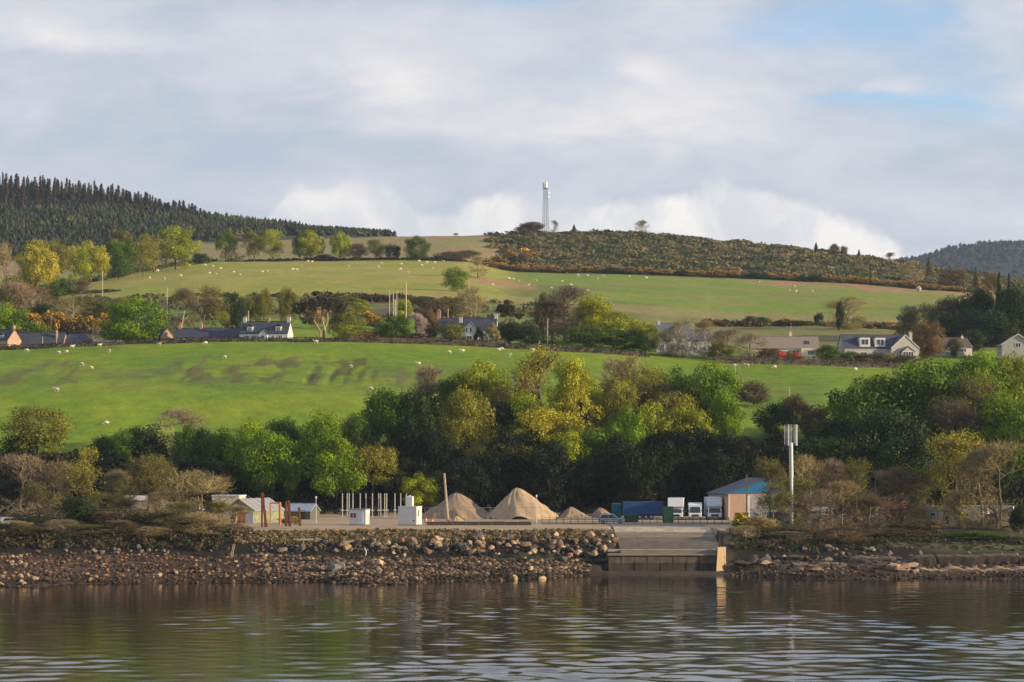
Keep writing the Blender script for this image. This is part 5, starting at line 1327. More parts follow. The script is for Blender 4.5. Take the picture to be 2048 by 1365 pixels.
def chimney(parent, x, y, z0, z1, w_, m, pots=1):
    c = MB().box(x-w_/2, x+w_/2, y-.35, y+.35, z0, z1).box(x-w_/2-.07, x+w_/2+.07, y-.42, y+.42, z1, z1+.14).build('chimney', m, parent)
    for k in range(pots):
        xx = x+(k-(pots-1)/2)*.42; MB().tube((xx, y, z1+.14), (xx, y, z1+.62), .13, .10).build('chimney_pot', POT, c)
    return c
def dormer(parent, x, y, z, w_, h, dep, wm=WHITE, rm=SLATE, bars=1):
    g = MB(); g.box(x-w_/2, x+w_/2, y, y+dep, z, z+h); do = g.build('dormer', wm, parent)
    r = MB()
    for s in (-1, 1): r.prism([(x+s*(w_/2+.15), z+h-.05), (x, z+h+w_*.38), (x, z+h+w_*.38+.12), (x+s*(w_/2+.15), z+h+.08)], y-.15, y+dep+.6, 'y')
    r.build('dormer_roof', rm, do)
    t = .09; f = MB(); ww, hh, zz = w_*.66, h*.72, z+h*.16; f.box(x-ww/2, x+ww/2, y-.08, y-.002, zz, zz+t).box(x-ww/2, x+ww/2, y-.08, y-.002, zz+hh-t, zz+hh).box(x-ww/2, x-ww/2+t, y-.079, y-.002, zz+t, zz+hh-t).box(x+ww/2-t, x+ww/2, y-.079, y-.002, zz+t, zz+hh-t).box(x-t/2, x+t/2, y-.079, y-.002, zz+t, zz+hh-t); f.build('window', FRAME, do)
    MB().box(x-ww/2+t, x+ww/2-t, y-.04, y-.003, zz+t, zz+hh-t).build('pane', GLASS, do); return do
# ---------------------------------------------------------------- village houses
def house(name, px, Y, rz, label, dz=0.):
    X, Y, z = at(px, Y); return empty(name, (X, Y, z+dz), rz, label, 'house')
# white cottage
e = house('cottage', 533, 707, -.16, 'white cottage with slate roof, two dormers and a sunlit right gable'); gable_x(e, 14.2, 6.6, 2.6, 6.1, WHITE, SLATE, .12)
for x_, w_ in ((-6.4, .9), (7.0-.35, 1.0)): chimney(e, x_, 0, 5.4, 7.3, w_, WHITE, 2)
chimney(e, .6, 0, 5.6, 7.1, .8, STONE, 1)
dormer(e, -4.2, -2.7, 3.0, 1.7, 1.7, 2.4); dormer(e, 4.2, -2.7, 3.0, 1.7, 1.7, 2.4)
gable_y(e, 2.6, -4.3, -1.5, 2.3, 3.7, WHITE, SLATE, .12, name='porch_roof', wname='porch'); door(e, 0, -4.3, .9, 2.0, BLUE)
for x_ in (-5, -2.6, 2.8, 5): window(e, x_, -3.3, .9, 1.1, 1.2)
# long barn
e = house('long_barn', 418, 712, -.10, 'long low stone barn with dark slate roof left of the white cottage'); gable_x(e, 19.5, 6, 1.9, 4.6, STONE, SLATE, .12)
chimney(e, -8.6, 0, 4.2, 6.0, .8, STONE, 1); chimney(e, -2.3, 0, 4.3, 6.1, .8, STONE, 1)
for x_ in (-7, -3, 2, 6): window(e, x_, -3.0, .5, .9, .9)
e = house('stone_shed', 327, 718, .5, 'small shed with a sunlit pink sandstone gable behind the hedge'); gable_y(e, 3.8, -3, 4, 2.6, 4.7, STONE, SLATE2, .1); door(e, 0, -3, 1.2, 1.9, DARKWOOD); gable_x(e, 2.6, 2.5, 1.2, 2.2, STONE, SLATE2, .1, x0=3.1, y0=0)
# left stone house
e = house('stone_house', 22, 708, -.62, 'sandstone house at the left edge with a pink sunlit gable'); gable_x(e, 9, 5.4, 3.0, 6.2, STONE, SLATE, .12, x0=-3.); chimney(e, 1.1, 0, 5.6, 7.1, .8, STONE, 1); dormer(e, -1.5, -2.2, 3.3, 1.4, 1.3, 2); dormer(e, -4.5, -2.2, 3.3, 1.4, 1.3, 2); window(e, 1.5, 0, 1.2, .7, 1.0, '+x', 0)
e = house('slate_barn', 82, 712, -.05, 'long dark blue slate roofed barn right of the stone gable'); gable_x(e, 14.5, 6.6, 1.6, 4.9, STONE, SLATE, .12); chimney(e, 5.0, -1.5, 3, 5.4, .5, STONE, 1); window(e, -3, -3.3, .3, .9, .9)
window(e, 3, -3.3, .3, .9, .9)
e = house('hipped_shed', 158, 714, .08, 'shed with dark hipped slate roof behind the hedge, right of the long slate barn')
MB().box(-5, 5, -3.5, 3.5, -1.5, 1.4).build('wall', STONE, e); MB().add([(-5.3,-3.8,1.4),(5.3,-3.8,1.4),(5.3,3.8,1.4),(-5.3,3.8,1.4),(-3,0,4.3),(1.6,0,4.3)],[(0,3,2,1),(0,1,5,4),(1,2,5),(2,3,4,5),(3,0,4)]).build('roof', SLATE, e); window(e, 0, -3.5, .2, .9, .8)
e = house('lean_to_shed', 216, 709, .05, 'low shed with pale grey sheet roof left of the big round green tree')
MB().box(-4, 4, -2, 2, -1.5, 1.3).build('wall', STONE, e); MB().prism([(-2.3,1.25),(2.3,1.9),(2.3,2.05),(-2.3,1.4)], -4.3, 4.3, 'x').build('roof', mat('pale_sheet_roof', (.34,.36,.42), .6), e); door(e, 2, -2, .9, 1.3, DARKWOOD)
# white house in the middle
e = house('white_house', 935, 713, -.12, 'white house with slate roof and a steep white front gable among trees')
gable_x(e, 17.0, 7.5, 3.4, 7.0, WHITE, SLATE, .15, y0=1.5); gable_y(e, 5.2, -4.6, 2, 2.6, 5.9, WHITE, SLATE, .3, x0=1.2, name='front_roof', wname='front_wing'); gable_y(e, 3.6, -3.2, 2, 3.2, 5.6, WHITE, SLATE, .25, x0=-5.2, name='front_roof', wname='front_wing')
chimney(e, -8.6, 1.5, 6.2, 9.2, 1.0, STONE, 2); chimney(e, -1.9, -.6, 5.6, 7.1, .9, WHITE, 1); chimney(e, 8.2, 1.5, 6.4, 8.0, 1.0, WHITE, 2)
window(e, .4, -4.6, 2.6, .7, 1.5, bars=0); window(e, 1.6, -4.6, 2.6, .7, 1.5, bars=0); window(e, 1.2, -4.6, .4, 1.6, 1.3); window(e, 5.4, -2.25, 1.0, 1.0, 1.2); window(e, -5.2, -3.2, 1.2, .9, 1.2); door(e, 3.3-.4, -4.6, .8, 2.0, BLUE)
# half hidden white house
e = house('white_house', 1346, 722, -.1, 'white house with pale slate roof half hidden by grey bare trees'); gable_x(e, 9.5, 7, 4.6, 8.4, WHITE, SLATE2, .2); window(e, -3, -3.5, 1, 1.1, 1.3); window(e, 0, -3.5, 1, 1.1, 1.3); window(e, 3, -3.5, 1, 1.1, 1.3); window(e, -2, -3.5, 3, 1.1, 1.2); window(e, 2, -3.5, 3, 1.1, 1.2)
chimney(e, -4.2, 0, 7.8, 9.4, .8, WHITE, 1)
e = house('white_annexe', 1398, 720, -.12, 'white annexe with slate roof and sunlit white end right of the half hidden house'); gable_x(e, 6.4, 5, 4.4, 7.2, WHITE, SLATE2, .2); window(e, -1, -2.5, 1.2, 1, 1.2); window(e, 1.5, -2.5, 1.2, 1, 1.2); door(e, 3.2, .4, .9, 2.0, DARKWOOD, '+x')
# bungalow
e = house('bungalow', 1568, 716, -.03, 'cream bungalow with light brown tiled roof and one chimney'); gable_x(e, 19.4, 8.5, 2.55, 6.0, CREAM, TILE, .25); chimney(e, 1.9, .3, 5.6, 7.4, .75, CREAM, 1)
MB().tube((2.1, .3, 8.0), (2.1, .3, 10.2), .03).build('aerial', STEEL, e)
MB().box(4.6, 9.65, -5.3, -4.2, -1.5, 2.5).build('extension', mat('cream_sunlit_wall', (.78,.70,.50), .8), e)  # lighter copy of the cream, sunlight put into the wall colour
window(e, 7.4, -5.3, .7, 2.0, 1.2, bars=2); window(e, 2.5, -4.25, .6, 3.2, 1.5, bars=2); window(e, -1.5, -4.25, .9, 1.2, 1.1); window(e, -5, -4.25, .9, 1.6, 1.1); door(e, .3, -4.25, .9, 2.0, FRAME)
sk_ = MB().add([(5.6,-2.9,3.73),(7.2,-2.9,3.73),(7.2,-1.7,4.72),(5.6,-1.7,4.72),(5.6,-2.97,3.85),(7.2,-2.97,3.85),(7.2,-1.77,4.84),(5.6,-1.77,4.84)],[(0,3,2,1),(4,5,6,7),(0,1,5,4),(1,2,6,5),(2,3,7,6),(3,0,4,7)]); sk_.build('roof_window', GLASS, e)
# big grey house
e = house('grey_house', 1757, 714, .16, 'large grey rendered house with two white dormers and a tall right gable')
gable_x(e, 19.0, 8.2, 2.9, 7.0, HARL, SLATE, .2, x0=-1.6, y0=1.); gable_y(e, 8.4, -5.2, 1.5, 3.0, 6.7, HARL, SLATE, .15, x0=6.4, name='front_roof', wname='front_wing')
gable_y(e, 4.0, -6.4, -5.0, 1.9, 3.4, HARL, SLATE, .15, x0=6.9, name='porch_roof', wname='bay'); window(e, 6.9, -6.4, .5, 3.2, 1.5, bars=3)
bg = MB()
for s, e_ in ((-1, 2.1), (1, 10.7)): bg.prism([(e_, 2.86), (6.4, 6.72), (6.4, 7.0), (e_, 3.14)], -5.42, -5.3, 'y')
bg.build('bargeboard', WHITE, e)
chimney(e, 10.0, 1., 4.0, 7.9, .85, HARL, 1)
for x_ in (-5.0, .0-.4): 
    g = MB().box(x_-1.55, x_+1.55, -2.9, .5, 3.5, 6.2); do = g.build('dormer', WHITE, e); MB().box(x_-1.7, x_+1.7, -3.05, .6, 6.2, 6.4).build('dormer_roof', SLATE, do); f = window(do, x_, -2.9, 3.95, 2.2, 1.75, bars=1) if False else None
    t = .1; fr_ = MB(); ww, hh, zz = 2.2, 1.7, 4.0
    fr_.box(x_-ww/2, x_+ww/2, -3.0, -2.902, zz, zz+t).box(x_-ww/2, x_+ww/2, -3.0, -2.902, zz+hh-t, zz+hh).box(x_-ww/2, x_-ww/2+t, -2.999, -2.902, zz+t, zz+hh-t).box(x_+ww/2-t, x_+ww/2, -2.999, -2.902, zz+t, zz+hh-t).box(x_-t/2, x_+t/2, -2.999, -2.902, zz+t, zz+hh-t).build('window', WHITE, do)
    MB().box(x_-ww/2+t, x_+ww/2-t, -2.96, -2.903, zz+t, zz+hh-t).build('pane', GLASS, do)
window(e, -5.4, -3.1, .7, 1.8, 1.3); window(e, -.4, -3.1, .7, 2.2, 1.3, bars=2); MB().box(-11.2, 1.6, -3.32, -3.2, 2.66, 2.8).build('gutter', WHITE, e); window(e, 4.0, -5.2, 1.0, .5, 1.2, bars=0)
e = house('dark_roofed_house', 1906, 735, .35, 'low house with dark hipped roof behind the red brown tree'); gable_x(e, 9, 7, 2.3, 5.0, HARL, mat('dark_brown_roof', (.09,.07,.065), .85), .3); window(e, -2, -3.5, .9, 1.2, 1.1); window(e, 2, -3.5, .9, 1.2, 1.1); chimney(e, 3, 0, 4.4, 5.6, .7, HARL, 1)
e = house('white_gabled_house', 2032, 722, -.05, 'house with white gable edges above the bright trees at the right edge'); gable_y(e, 9.4, -4, 6, 4.3, 7.3, HARL, SLATE2, .3); window(e, 0, -4, 3.6, 1.6, 1.3)
bg = MB()
for s, e_ in ((-1, -5.0), (1, 5.0)): bg.prism([(e_, 4.12), (0, 7.3), (0, 7.6), (e_, 4.42)], -4.45, -4.3, 'y')
bg.build('bargeboard', WHITE, e)
# ---------------------------------------------------------------- yard buildings
def cabin(px, Y, rz): X, Y, z = at(px, Y); return X, Y, z
X, Y, z = at(719, 434); e = empty('portable_cabin', (X, Y, z), -.28, 'small white portable cabin with a dark red window and white door', 'cabin')
MB().box(-1.55, 1.55, -1.15, 1.15, .12, 2.75).build('wall', WHITE, e, bevel=.03); MB().box(-1.62, 1.62, -1.22, 1.22, 2.75, 2.9).build('roof', GREYROOF, e); window(e, -.75, -1.15, 1.25, 1.25, 1.0, bars=1, gm=mat('maroon_blind', (.13,.03,.035), .6)); door(e, .65, -1.15, .85, 2.1, mat('pale_door', (.62,.65,.72), .6), z=.2)
for x_ in (-1.3, 1.3): MB().box(x_-.15, x_+.15, -1., 1., 0, .12).build('skid', DARK, e)
for k in range(5): MB().box(1.553, 1.59, -1.0+k*.42, -.9+k*.42, .2, 2.7).build('rib', WHITE, e)
X, Y, z = at(820, 434); e = empty('container_cabin', (X, Y, z), -.33, 'white box cabin with a bright sunlit right side', 'cabin')
MB().box(-1.75, 1.75, -1.3, 1.3, .1, 3.25).build('wall', WHITE, e, bevel=.03); MB().box(-1.8, 1.8, -1.35, 1.35, 3.25, 3.36).build('roof', WHITE, e); MB().box(1.1, 1.35, -1.36, -1.3, .75, .95).build('vent', DARK, e); MB().box(1.75, 1.80, -.55, -.25, 1.6, 2.7).build('slot_window', DARK, e); MB().box(-1.7, 1.7, -1.2, 1.2, 0, .1).build('skid', DARK, e)
for k in range(7): MB().box(-1.62+k*.5, -1.55+k*.5, -1.325, -1.3, .25, 3.1).build('rib', WHITE, e)
X, Y, z = at(819, 439); e = empty('water_tank', (X, Y+.6, z), -.2, 'upright white plastic tank behind the white box cabin', 'tank')
MB().box(-.68, .68, -.55, .55, 2.6, 5.05).build('tank_body', WHITE, e, bevel=.16); MB().tube((0,0,5.03),(0,0,5.2),.22,.2,12).build('lid', WHITE, e)
st_ = MB()
for x_ in (-.6, .6):
    for y_ in (-.45, .45): MB().box(x_-.06, x_+.06, y_-.06, y_+.06, 0, 2.62).build('leg', STEEL, e)
X0, Y, z = at(852, 430); X1, _, _ = at(1062, 436); e = empty('kerb_wall', ((X0+X1)/2, 433, 6.6), .02, 'long low dark timber kerb in front of the gravel heaps', 'wall'); L_ = X1-X0
for k in range(8): MB().box(-L_/2+L_*k/8+.02, -L_/2+L_*(k+1)/8-.02, -.25, .25, -.1, .62+.03*(k % 3)).build('sleeper', DARKWOOD, e)
X, Y, z = at(896, 462); e = empty('leaning_pole', (X, Y, z), 0, 'thick grey wooden pole leaning left in front of the rounded gravel heap', 'pole'); MB().tube((0,0,-.3),(-.72,0,9.0),.29,.21,10).build('shaft', WOOD, e); MB().tube((-.72,0,9.0),(-.725,0,9.06),.23,.2,10).build('cap', WOOD, e)
# lamp posts
for px, top, lab in [(632, 993, 'slim white lamp post between the rusty steel posts and the white posts'), (1073, 990, 'slim grey lamp post beside the tallest gravel heap')]:
    X, Y, z = at(px, 447); h = CAMZ+(HY-top)*Y/F-z; e = empty('lamp_post', (X, Y, z), 0, lab, 'lamp post', 'lamp posts'); MB().tube((0,0,0),(0,0,h-.3),.07,.05).build('pole', mat('pale_post', (.55,.55,.52), .6), e); MB().tube((0,0,h-.35),(0,0,h),.2,.12,10).build('lamp_head', WHITE, e)
X, Y, z = at(1621, 470); h = CAMZ+(HY-955)*Y/F-z; e = empty('lamp_post', (X, Y, z), 0, 'white headed lamp post rising between the bare trees right of the phone mast', 'lamp post', 'lamp posts'); MB().tube((0,0,0),(0,0,h-.3),.07,.05).build('pole', mat('pale_post', (.55,.55,.52), .6), e); MB().tube((0,0,h-.35),(0,0,h),.22,.12,10).build('lamp_head', WHITE, e)
# row of white posts
pxs = [685, 694.5, 698.5, 706, 720.5, 732, 745, 757.5, 761.5, 769.5, 773.5, 790, 801.5, 813]
for i, px in enumerate(pxs):
    X, Y, z = at(px, 492+(i % 3)*1.2); h = CAMZ+(HY-987)*Y/F-z; e = empty('white_post', (X, Y, z), 0, 'thin white steel post, %s in the row behind the portable cabins' % ordn(i), 'post', 'row of thin white steel posts')
    MB().box(-.085, .085, -.085, .085, -.2, h).build('shaft', mat('pale_steel', (.55,.53,.50), .6), e); MB().box(-.3, .3, -.3, .3, h*.28, h*.28+.18).build('base_plate', mat('pale_steel', (.55,.53,.50), .6), e)
# rusty steel piles
def hbeam(px, Y, top, lean, label, w_=.32):
    X, Y, z = at(px, Y); h = CAMZ+(HY-top)*Y/F-z+.3; e = empty('steel_pile', (X, Y, z-.3), 0, label, 'steel post', 'rusty steel posts left of the yard'); e.rotation_euler = (0, lean, .35)
    for a, b, c, d, nm in ((-w_/2, w_/2, -w_/2, -w_/2+.06, 'flange'), (-w_/2, w_/2, w_/2-.06, w_/2, 'flange'), (-.03, .03, -w_/2+.06, w_/2-.06, 'web')): MB().box(a, b, c, d, 0, h).build(nm, RUST, e)
hbeam(524, 420, 986, .0, 'tallest rusty steel post, left one of the leftmost pair', .28); hbeam(531, 421, 986, -.07, 'rusty steel post leaning right in the leftmost pair', .28); hbeam(534, 422, 1020, -.1, 'short rusty steel post leaning beside the leftmost pair', .2)
hbeam(572, 425, 1003, 0, 'dark rusty steel post left in the middle pair', .36); hbeam(580, 426, 1001, -.05, 'rusty steel post right in the middle pair', .4); hbeam(600, 428, 1015, -.04, 'rusty steel post right of the middle pair', .36)
X, Y, z = at(551, 436); e = empty('orange_pipe', (X, Y, z), 0, 'bent orange pipe frame behind the rusty steel posts', 'pipe'); MB().tube((-.9,0,3.9),(.75,0,3.9),.15,.15,10).build('top_pipe', ORANGE, e); MB().tube((.8,0,0),(.8,0,3.9),.2,.22,10).build('upright', ORANGE, e); MB().tube((.7,0,3.7),(.86,0,4.05),.25,.2,10).build('elbow', ORANGE, e); MB().tube((-.9,0,0),(-.9,0,3.9),.12,.12,8).build('upright', ORANGE, e)
# sheds on the left
X, Y, z = at(500, 452); e = empty('grey_roofed_shed', (X, Y, z), -.42, 'shed with grey sheet roof, blue grey gable and red door', 'shed')
gable_y(e, 6.4, -4, 7, 2.3, 4.3, mat('overgrown_wall', (.22,.23,.15), .9, .35), GREYROOF, .25); MB().box(-3.15, 3.15, -4.12, -4.003, 0, 2.25).build('front_panel', WHITE, e); door(e, .6, -4.12, 1.6, 2.2, RED); door(e, -1.1, -4.12, 1.2, 2.2, mat('dark_red_paint', (.14,.02,.03), .6))
for k in range(6): MB().add([(0,-4.2+k*2.1,4.49),(3.5,-4.2+k*2.1,2.3),(3.5,-3.9+k*2.1,2.3),(0,-3.9+k*2.1,4.49),(0,-4.2+k*2.1,4.56),(3.5,-4.2+k*2.1,2.37),(3.5,-3.9+k*2.1,2.37),(0,-3.9+k*2.1,4.56)],[(0,3,2,1),(4,5,6,7),(0,1,5,4),(1,2,6,5),(2,3,7,6),(3,0,4,7)]).build('roof_sheet', mat('pale_roof_sheet', (.42,.42,.44), .6), e)
X, Y, z = at(555, 446); 
X, Y, z = at(458, 470); e = empty('flat_roofed_shed', (X, Y, z), -.15, 'white flat topped shed behind the big rounded bare bush', 'shed'); MB().box(-2.6, 2.6, -2.5, 2.5, -.2, 4.6).build('wall', CREAM, e); MB().box(-2.75, 2.75, -2.65, 2.65, 4.6, 4.85).build('roof', WHITE, e); window(e, 0, -2.5, 1.5, 1.2, 1.2)
X, Y, z = at(368, 446); e = empty('pink_shed', (X, Y, z), -.2, 'white shed with pink end half hidden by bare trees', 'shed'); gable_x(e, 6.2, 4, 2.5, 3.7, WHITE, GREYROOF, .2); MB().box(3.12, 3.2, -1.9, 1.9, 0, 2.4).build('end_panel', mat('pink_render', (.62,.36,.30), .85), e); window(e, -1, -2, .9, 1.1, 1.1); door(e, 1.4, -2, .9, 2, DARKWOOD)
X, Y, z = at(288, 462); e = empty('long_shed', (X, Y, z), -.05, 'long low shed with a thin pale roof line behind the olive shore tree', 'shed'); gable_x(e, 7, 5, 4.0, 4.6, HARL, mat('pale_sheet', (.5,.47,.44), .6), .3); window(e, 1, -2.5, 1.4, 1.2, 1.1); door(e, -1.5, -2.5, .9, 2, DARKWOOD)
X, Y, z = at(605, 478); e = empty('blue_roofed_hut', (X, Y, z), -.3, 'hut with pale blue sheet roof behind the right rusty steel post', 'shed'); gable_x(e, 5.2, 5, 1.6, 2.9, mat('dull_green_wall', (.10,.11,.08), .9), mat('pale_blue_roof', (.30,.34,.44), .6), .2); door(e, 1.2, -2.5, .9, 1.8, DARKWOOD)
# big blue shed
X, Y, z = at(1536, 470); e = empty('blue_gabled_shed', (X, Y, z), -.02, 'big shed with blue gable and beige walls behind the phone mast', 'shed'); e.rotation_euler[2] = .0
e.location = (X, Y+1, z); e.rotation_euler[2] = .14
W2 = 8.0; MB().box(-W2, W2, 0, 16, -.2, 5.0).build('wall', BRICK, e)
MB().prism([(-W2+.01, 5.02), (W2-.01, 5.02), (0, 7.9)], .02, 15.9, 'y').build('gable', BLUE, e)
r = MB()
for s in (-1, 1): r.prism([(s*(W2+.4), 4.86), (0, 7.92), (0, 8.1), (s*(W2+.4), 5.04)], -.5, 16.3, 'y')
r.build('roof', mat('blue_grey_roof', (.07,.09,.125), .6), e)
MB().tube((-W2+.35,-.15,0),(-W2+.35,-.15,5.0),.1,.1).build('downpipe', WHITE, e); MB().tube((W2-.35,-.15,0),(W2-.35,-.15,5.0),.1,.1).build('downpipe', WHITE, e)
dd_ = MB().box(-3.4, 1.6, -.07, -.003, 0, 4.6).build('roller_door', mat('grey_door', (.36,.35,.36), .7), e)
for k in range(8): MB().box(-3.4, 1.6, -.11, -.072, .1+k*.56, .56+k*.56).build('door_slat', mat('grey_door', (.36,.35,.36), .7), dd_)
MB().box(-4.0, -3.45, -.1, -.003, 0, 4.7).build('door_post', WHITE, e)
X, Y, z = at(1483, 452); e = empty('green_skip', (X, Y, z), .05, 'dark green metal bin in front of the beige wall', 'bin'); MB().prism([(-1.0,0),(1.0,0),(1.15,1.7),(-1.15,1.7)], -.8, .8, 'y').build('bin_body', DGREEN, e, bevel=.03); MB().box(-1.2, 1.2, -.85, .85, 1.7, 1.82).build('lid', DGREEN, e)
X, Y, z = at(1493.5, 436); h = CAMZ+(HY-950)*Y/F-z; e = empty('wooden_pole', (X, Y, z), 0, 'straight pale wooden pole in front of the blue gabled shed', 'pole'); MB().tube((0,0,-.3),(0,0,h),.17,.13,10).build('shaft', WOOD, e); MB().tube((0,0,h),(0,0,h+.08),.15,.1,10).build('cap', DARKWOOD, e)
X, Y, z = at(1336, 450); e = empty('green_cabinet', (X, Y, z), .05, 'upright dark green cabinet at the yard fence before the left box truck', 'cabinet'); MB().box(-.95, .95, -.6, .6, 0, 2.9).build('cabinet_body', DGREEN, e, bevel=.03); MB().box(-1, 1, -.65, .65, 2.9, 3.0).build('top', DGREEN, e); door(e, 0, -.6, 1.6, 2.5, DGREEN, z=.1)
X, Y, z = at(1262, 452); e = empty('green_container', (X, Y, z), .0, 'low dark green container by the rear of the silver car', 'container'); MB().box(-1.3, 1.3, -.7, .7, .1, 1.35).build('container_body', DGREEN, e, bevel=.03); MB().box(-1.36, 1.36, -.76, .76, 1.35, 1.45).build('lid', DGREEN, e)
# trailer
def wheel(parent, x, y, r, w_, axis='y'):
    t = MB(); p0, p1 = ((x, y-w_/2, r), (x, y+w_/2, r)) if axis == 'y' else ((x-w_/2, y, r), (x+w_/2, y, r)); t.tube(p0, p1, r, r, 18); t_ = t.build('wheel', DARK, parent)
    h = MB(); h.tube((x, y-w_/2-.02, r) if axis == 'y' else (x-w_/2-.02, y, r), (x, y+w_/2+.02, r) if axis == 'y' else (x+w_/2+.02, y, r), r*.55, r*.5, 12); h.build('rim', STEEL, t_)
X, Y, z = at(1281, 476); e = empty('trailer', (X, Y, z), .03, 'long blue corrugated trailer parked left of the trucks', 'trailer')
MB().box(-3.4, 4.35, -1.2, 1.2, .95, 3.35).build('box_body', NAVY, e); MB().box(-3.5, 4.45, -1.25, 1.25, 3.35, 3.47).build('roof', NAVY, e); MB().box(-3.4, 4.3, -.9, .9, .75, .95).build('chassis', DARK, e)
for k in range(30): MB().box(-3.33+k*.256, -3.20+k*.256, -1.26, -1.2, 1.0, 3.32).build('rib', NAVY, e)
for x_ in (-.2, .95, 2.0): wheel(e, x_, -1.0, .48, .3); wheel(e, x_, 1.0, .48, .3)
MB().box(-2.5, -2.35, -1.0, -.85, 0, .8).build('support_leg', STEEL, e)
X, Y, z = at(1233, 479); e = empty('shipping_container', (X, Y, z), .0, 'short teal blue container left behind the blue trailer', 'container'); MB().box(-.85, .85, -1.2, 1.2, .1, 3.1).build('container_body', mat('teal_container', (.02,.12,.17), .6), e, bevel=.03)
for k in range(6): MB().box(-.78+k*.29, -.66+k*.29, -1.25, -1.2, .2, 3.0).build('rib', mat('teal_container', (.02,.12,.17), .6), e)
MB().box(-.95, .95, -1.22, 1.22, 0, .1).build('base_rail', DARK, e)
# trucks seen from the front
def truck(px, Y, w_, cab_h, box_h, label, paint, boxp, luton=True, rz=0., name='box_truck', cat='truck'):
    X, Y, z = at(px, Y); e = empty(name, (X, Y, z), rz, label, cat, 'trucks parked in the yard'); hw = w_/2
    MB().prism([(-.0, .35), (-.0, 1.25), (.25, 1.35), (.85, cab_h), (2.3, cab_h), (2.3, .35)], -hw*.93, hw*.93, 'x').build('cab', paint, e, bevel=.08)
    MB().add([(-hw*.8,.26,1.42),(hw*.8,.26,1.42),(hw*.72,.80,cab_h-.18),(-hw*.72,.80,cab_h-.18),(-hw*.8,.20,1.42),(hw*.8,.20,1.42),(hw*.72,.74,cab_h-.18),(-hw*.72,.74,cab_h-.18)],[(0,3,2,1),(4,5,6,7),(0,1,5,4),(1,2,6,5),(2,3,7,6),(3,0,4,7)]).build('windscreen', GLASS, e)
    MB().box(-hw*.94, hw*.94, -.14, .05, .3, .62).build('bumper', mat('grey_bumper', (.12,.12,.13), .6), e); MB().box(-hw*.5, hw*.5, -.07, .0, .72, 1.1).build('grille', DARK, e)
    for s in (-1, 1):
        MB().box(s*hw*.74-.17, s*hw*.74+.17, -.08, .02, .76, 1.06).build('headlight', mat('headlight_glass', (.75,.76,.78), .15, .02, 1, spec=.6), e)
        mi = MB().box(s*(hw+.02)-.1, s*(hw+.02)+.1, .45, .6, 1.55, 2.0).build('mirror', DARK, e); MB().box(s*hw*.93-.01, s*(hw+.02), .5, .55, 1.7, 1.76).build('mirror_arm', DARK, mi)
        wheel(e, s*hw*.8, .95, .42, .28, 'x'); wheel(e, s*hw*.8, 5.0, .42, .28, 'x')
    MB().box(-.26, .26, -.165, -.14, .42, .53).build('number_plate', mat('white_plate', (.7,.7,.62), .5), e)
    if boxp is not None:
        b = MB()
        if luton: b.prism([(.55, cab_h+.08), (.35, cab_h+.3), (.75, box_h), (6.8, box_h), (6.8, .8), (2.45, .8), (2.45, cab_h+.08)], -hw, hw, 'x')
        else: b.prism([(1.0, cab_h+.05), (1.6, box_h), (6.6, box_h), (6.6, .8), (2.45, .8), (2.45, cab_h+.05)], -hw, hw, 'x')
        b.build('box_body', boxp, e, bevel=.05); MB().box(-hw*.7, hw*.7, 2.4, 6.6, .5, .79).build('chassis', DARK, e)
VP = mat('van_white', (.66, .69, .73), .35, .03)
truck(1351, 470, 3.0, 2.3, 4.25, 'white box truck with a body over the cab, left of the three', VP, VP, True, -.10)
truck(1390.5, 470, 2.6, 2.75, 3.3, 'white van parked between the two box trucks', VP, VP, False, -.06, 'white_van', 'van')
truck(1430, 471, 2.85, 2.45, 4.4, 'white box truck with tall blue tinted front, right of the three', VP, mat('pale_blue_box', (.55,.63,.74), .4, .04), True, .02)
# silver car
def car(px, Y, rz, label, paint, L=4.5, H=1.62, name='parked_car', group='parked cars'):
    X, Y, z = at(px, Y); e = empty(name, (X, Y, z), rz, label, 'car', group); a = L/2
    prof_ = [(-a, .35), (-a+.02, .95), (-a+.12, 1.08), (-a+.5, H-.06), (-a+1.0, H), (a-1.9, H-.03), (a-1.15, 1.08), (a-.3, .93), (a-.02, .75), (a, .35)]
    b = MB().prism(prof_, -.86, .86, 'y').build('body', paint, e, bevel=.07)
    gp = [(-a+.35, 1.08), (-a+.66, H-.14), (-a+1.05, H-.1), (a-1.95, H-.13), (a-1.35, 1.08)]
    for s in (-1, 1):
        g = MB().prism([(p, q) for p, q in gp], s*.865-.012, s*.865+.012, 'y').build('side_window', GLASS, e)
        for x_ in (-.55, .55): MB().box(x_-.045, x_+.045, s*.87-.02, s*.87+.02, 1.08, H-.1).build('pillar', paint, g)
        MB().box(a-1.45, a-1.25, s*.95-.07, s*.95+.07, 1.02, 1.18).build('mirror', paint, e)
        for x_ in (-a+.85, a-.85): wheel(e, x_, s*.80, .34, .2)
        MB().box(a-.28, a+.01, s*.62-.16, s*.62+.16, .68, .84).build('headlight', mat('headlight_glass', (.75,.76,.78), .15, .02, 1, spec=.6), e)
        MB().box(-a-.01, -a+.1, s*.7-.12, s*.7+.12, .8, 1.0).build('tail_light', RED, e)
    MB().add([(a-1.86,-.7,H-.1),(a-1.2,-.76,1.10),(a-1.2,.76,1.10),(a-1.86,.7,H-.1),(a-1.80,-.7,H-.06),(a-1.14,-.76,1.13),(a-1.14,.76,1.13),(a-1.80,.7,H-.06)],[(0,3,2,1),(4,5,6,7),(0,1,5,4),(1,2,6,5),(2,3,7,6),(3,0,4,7)]).build('windscreen', GLASS, e)
    return e
car(1223, 444, -.10, 'silver estate car parked at the yard fence below the blue trailer', SILVER, 4.7, 1.75)
VW = mat('car_white', (.68,.68,.68), .35)
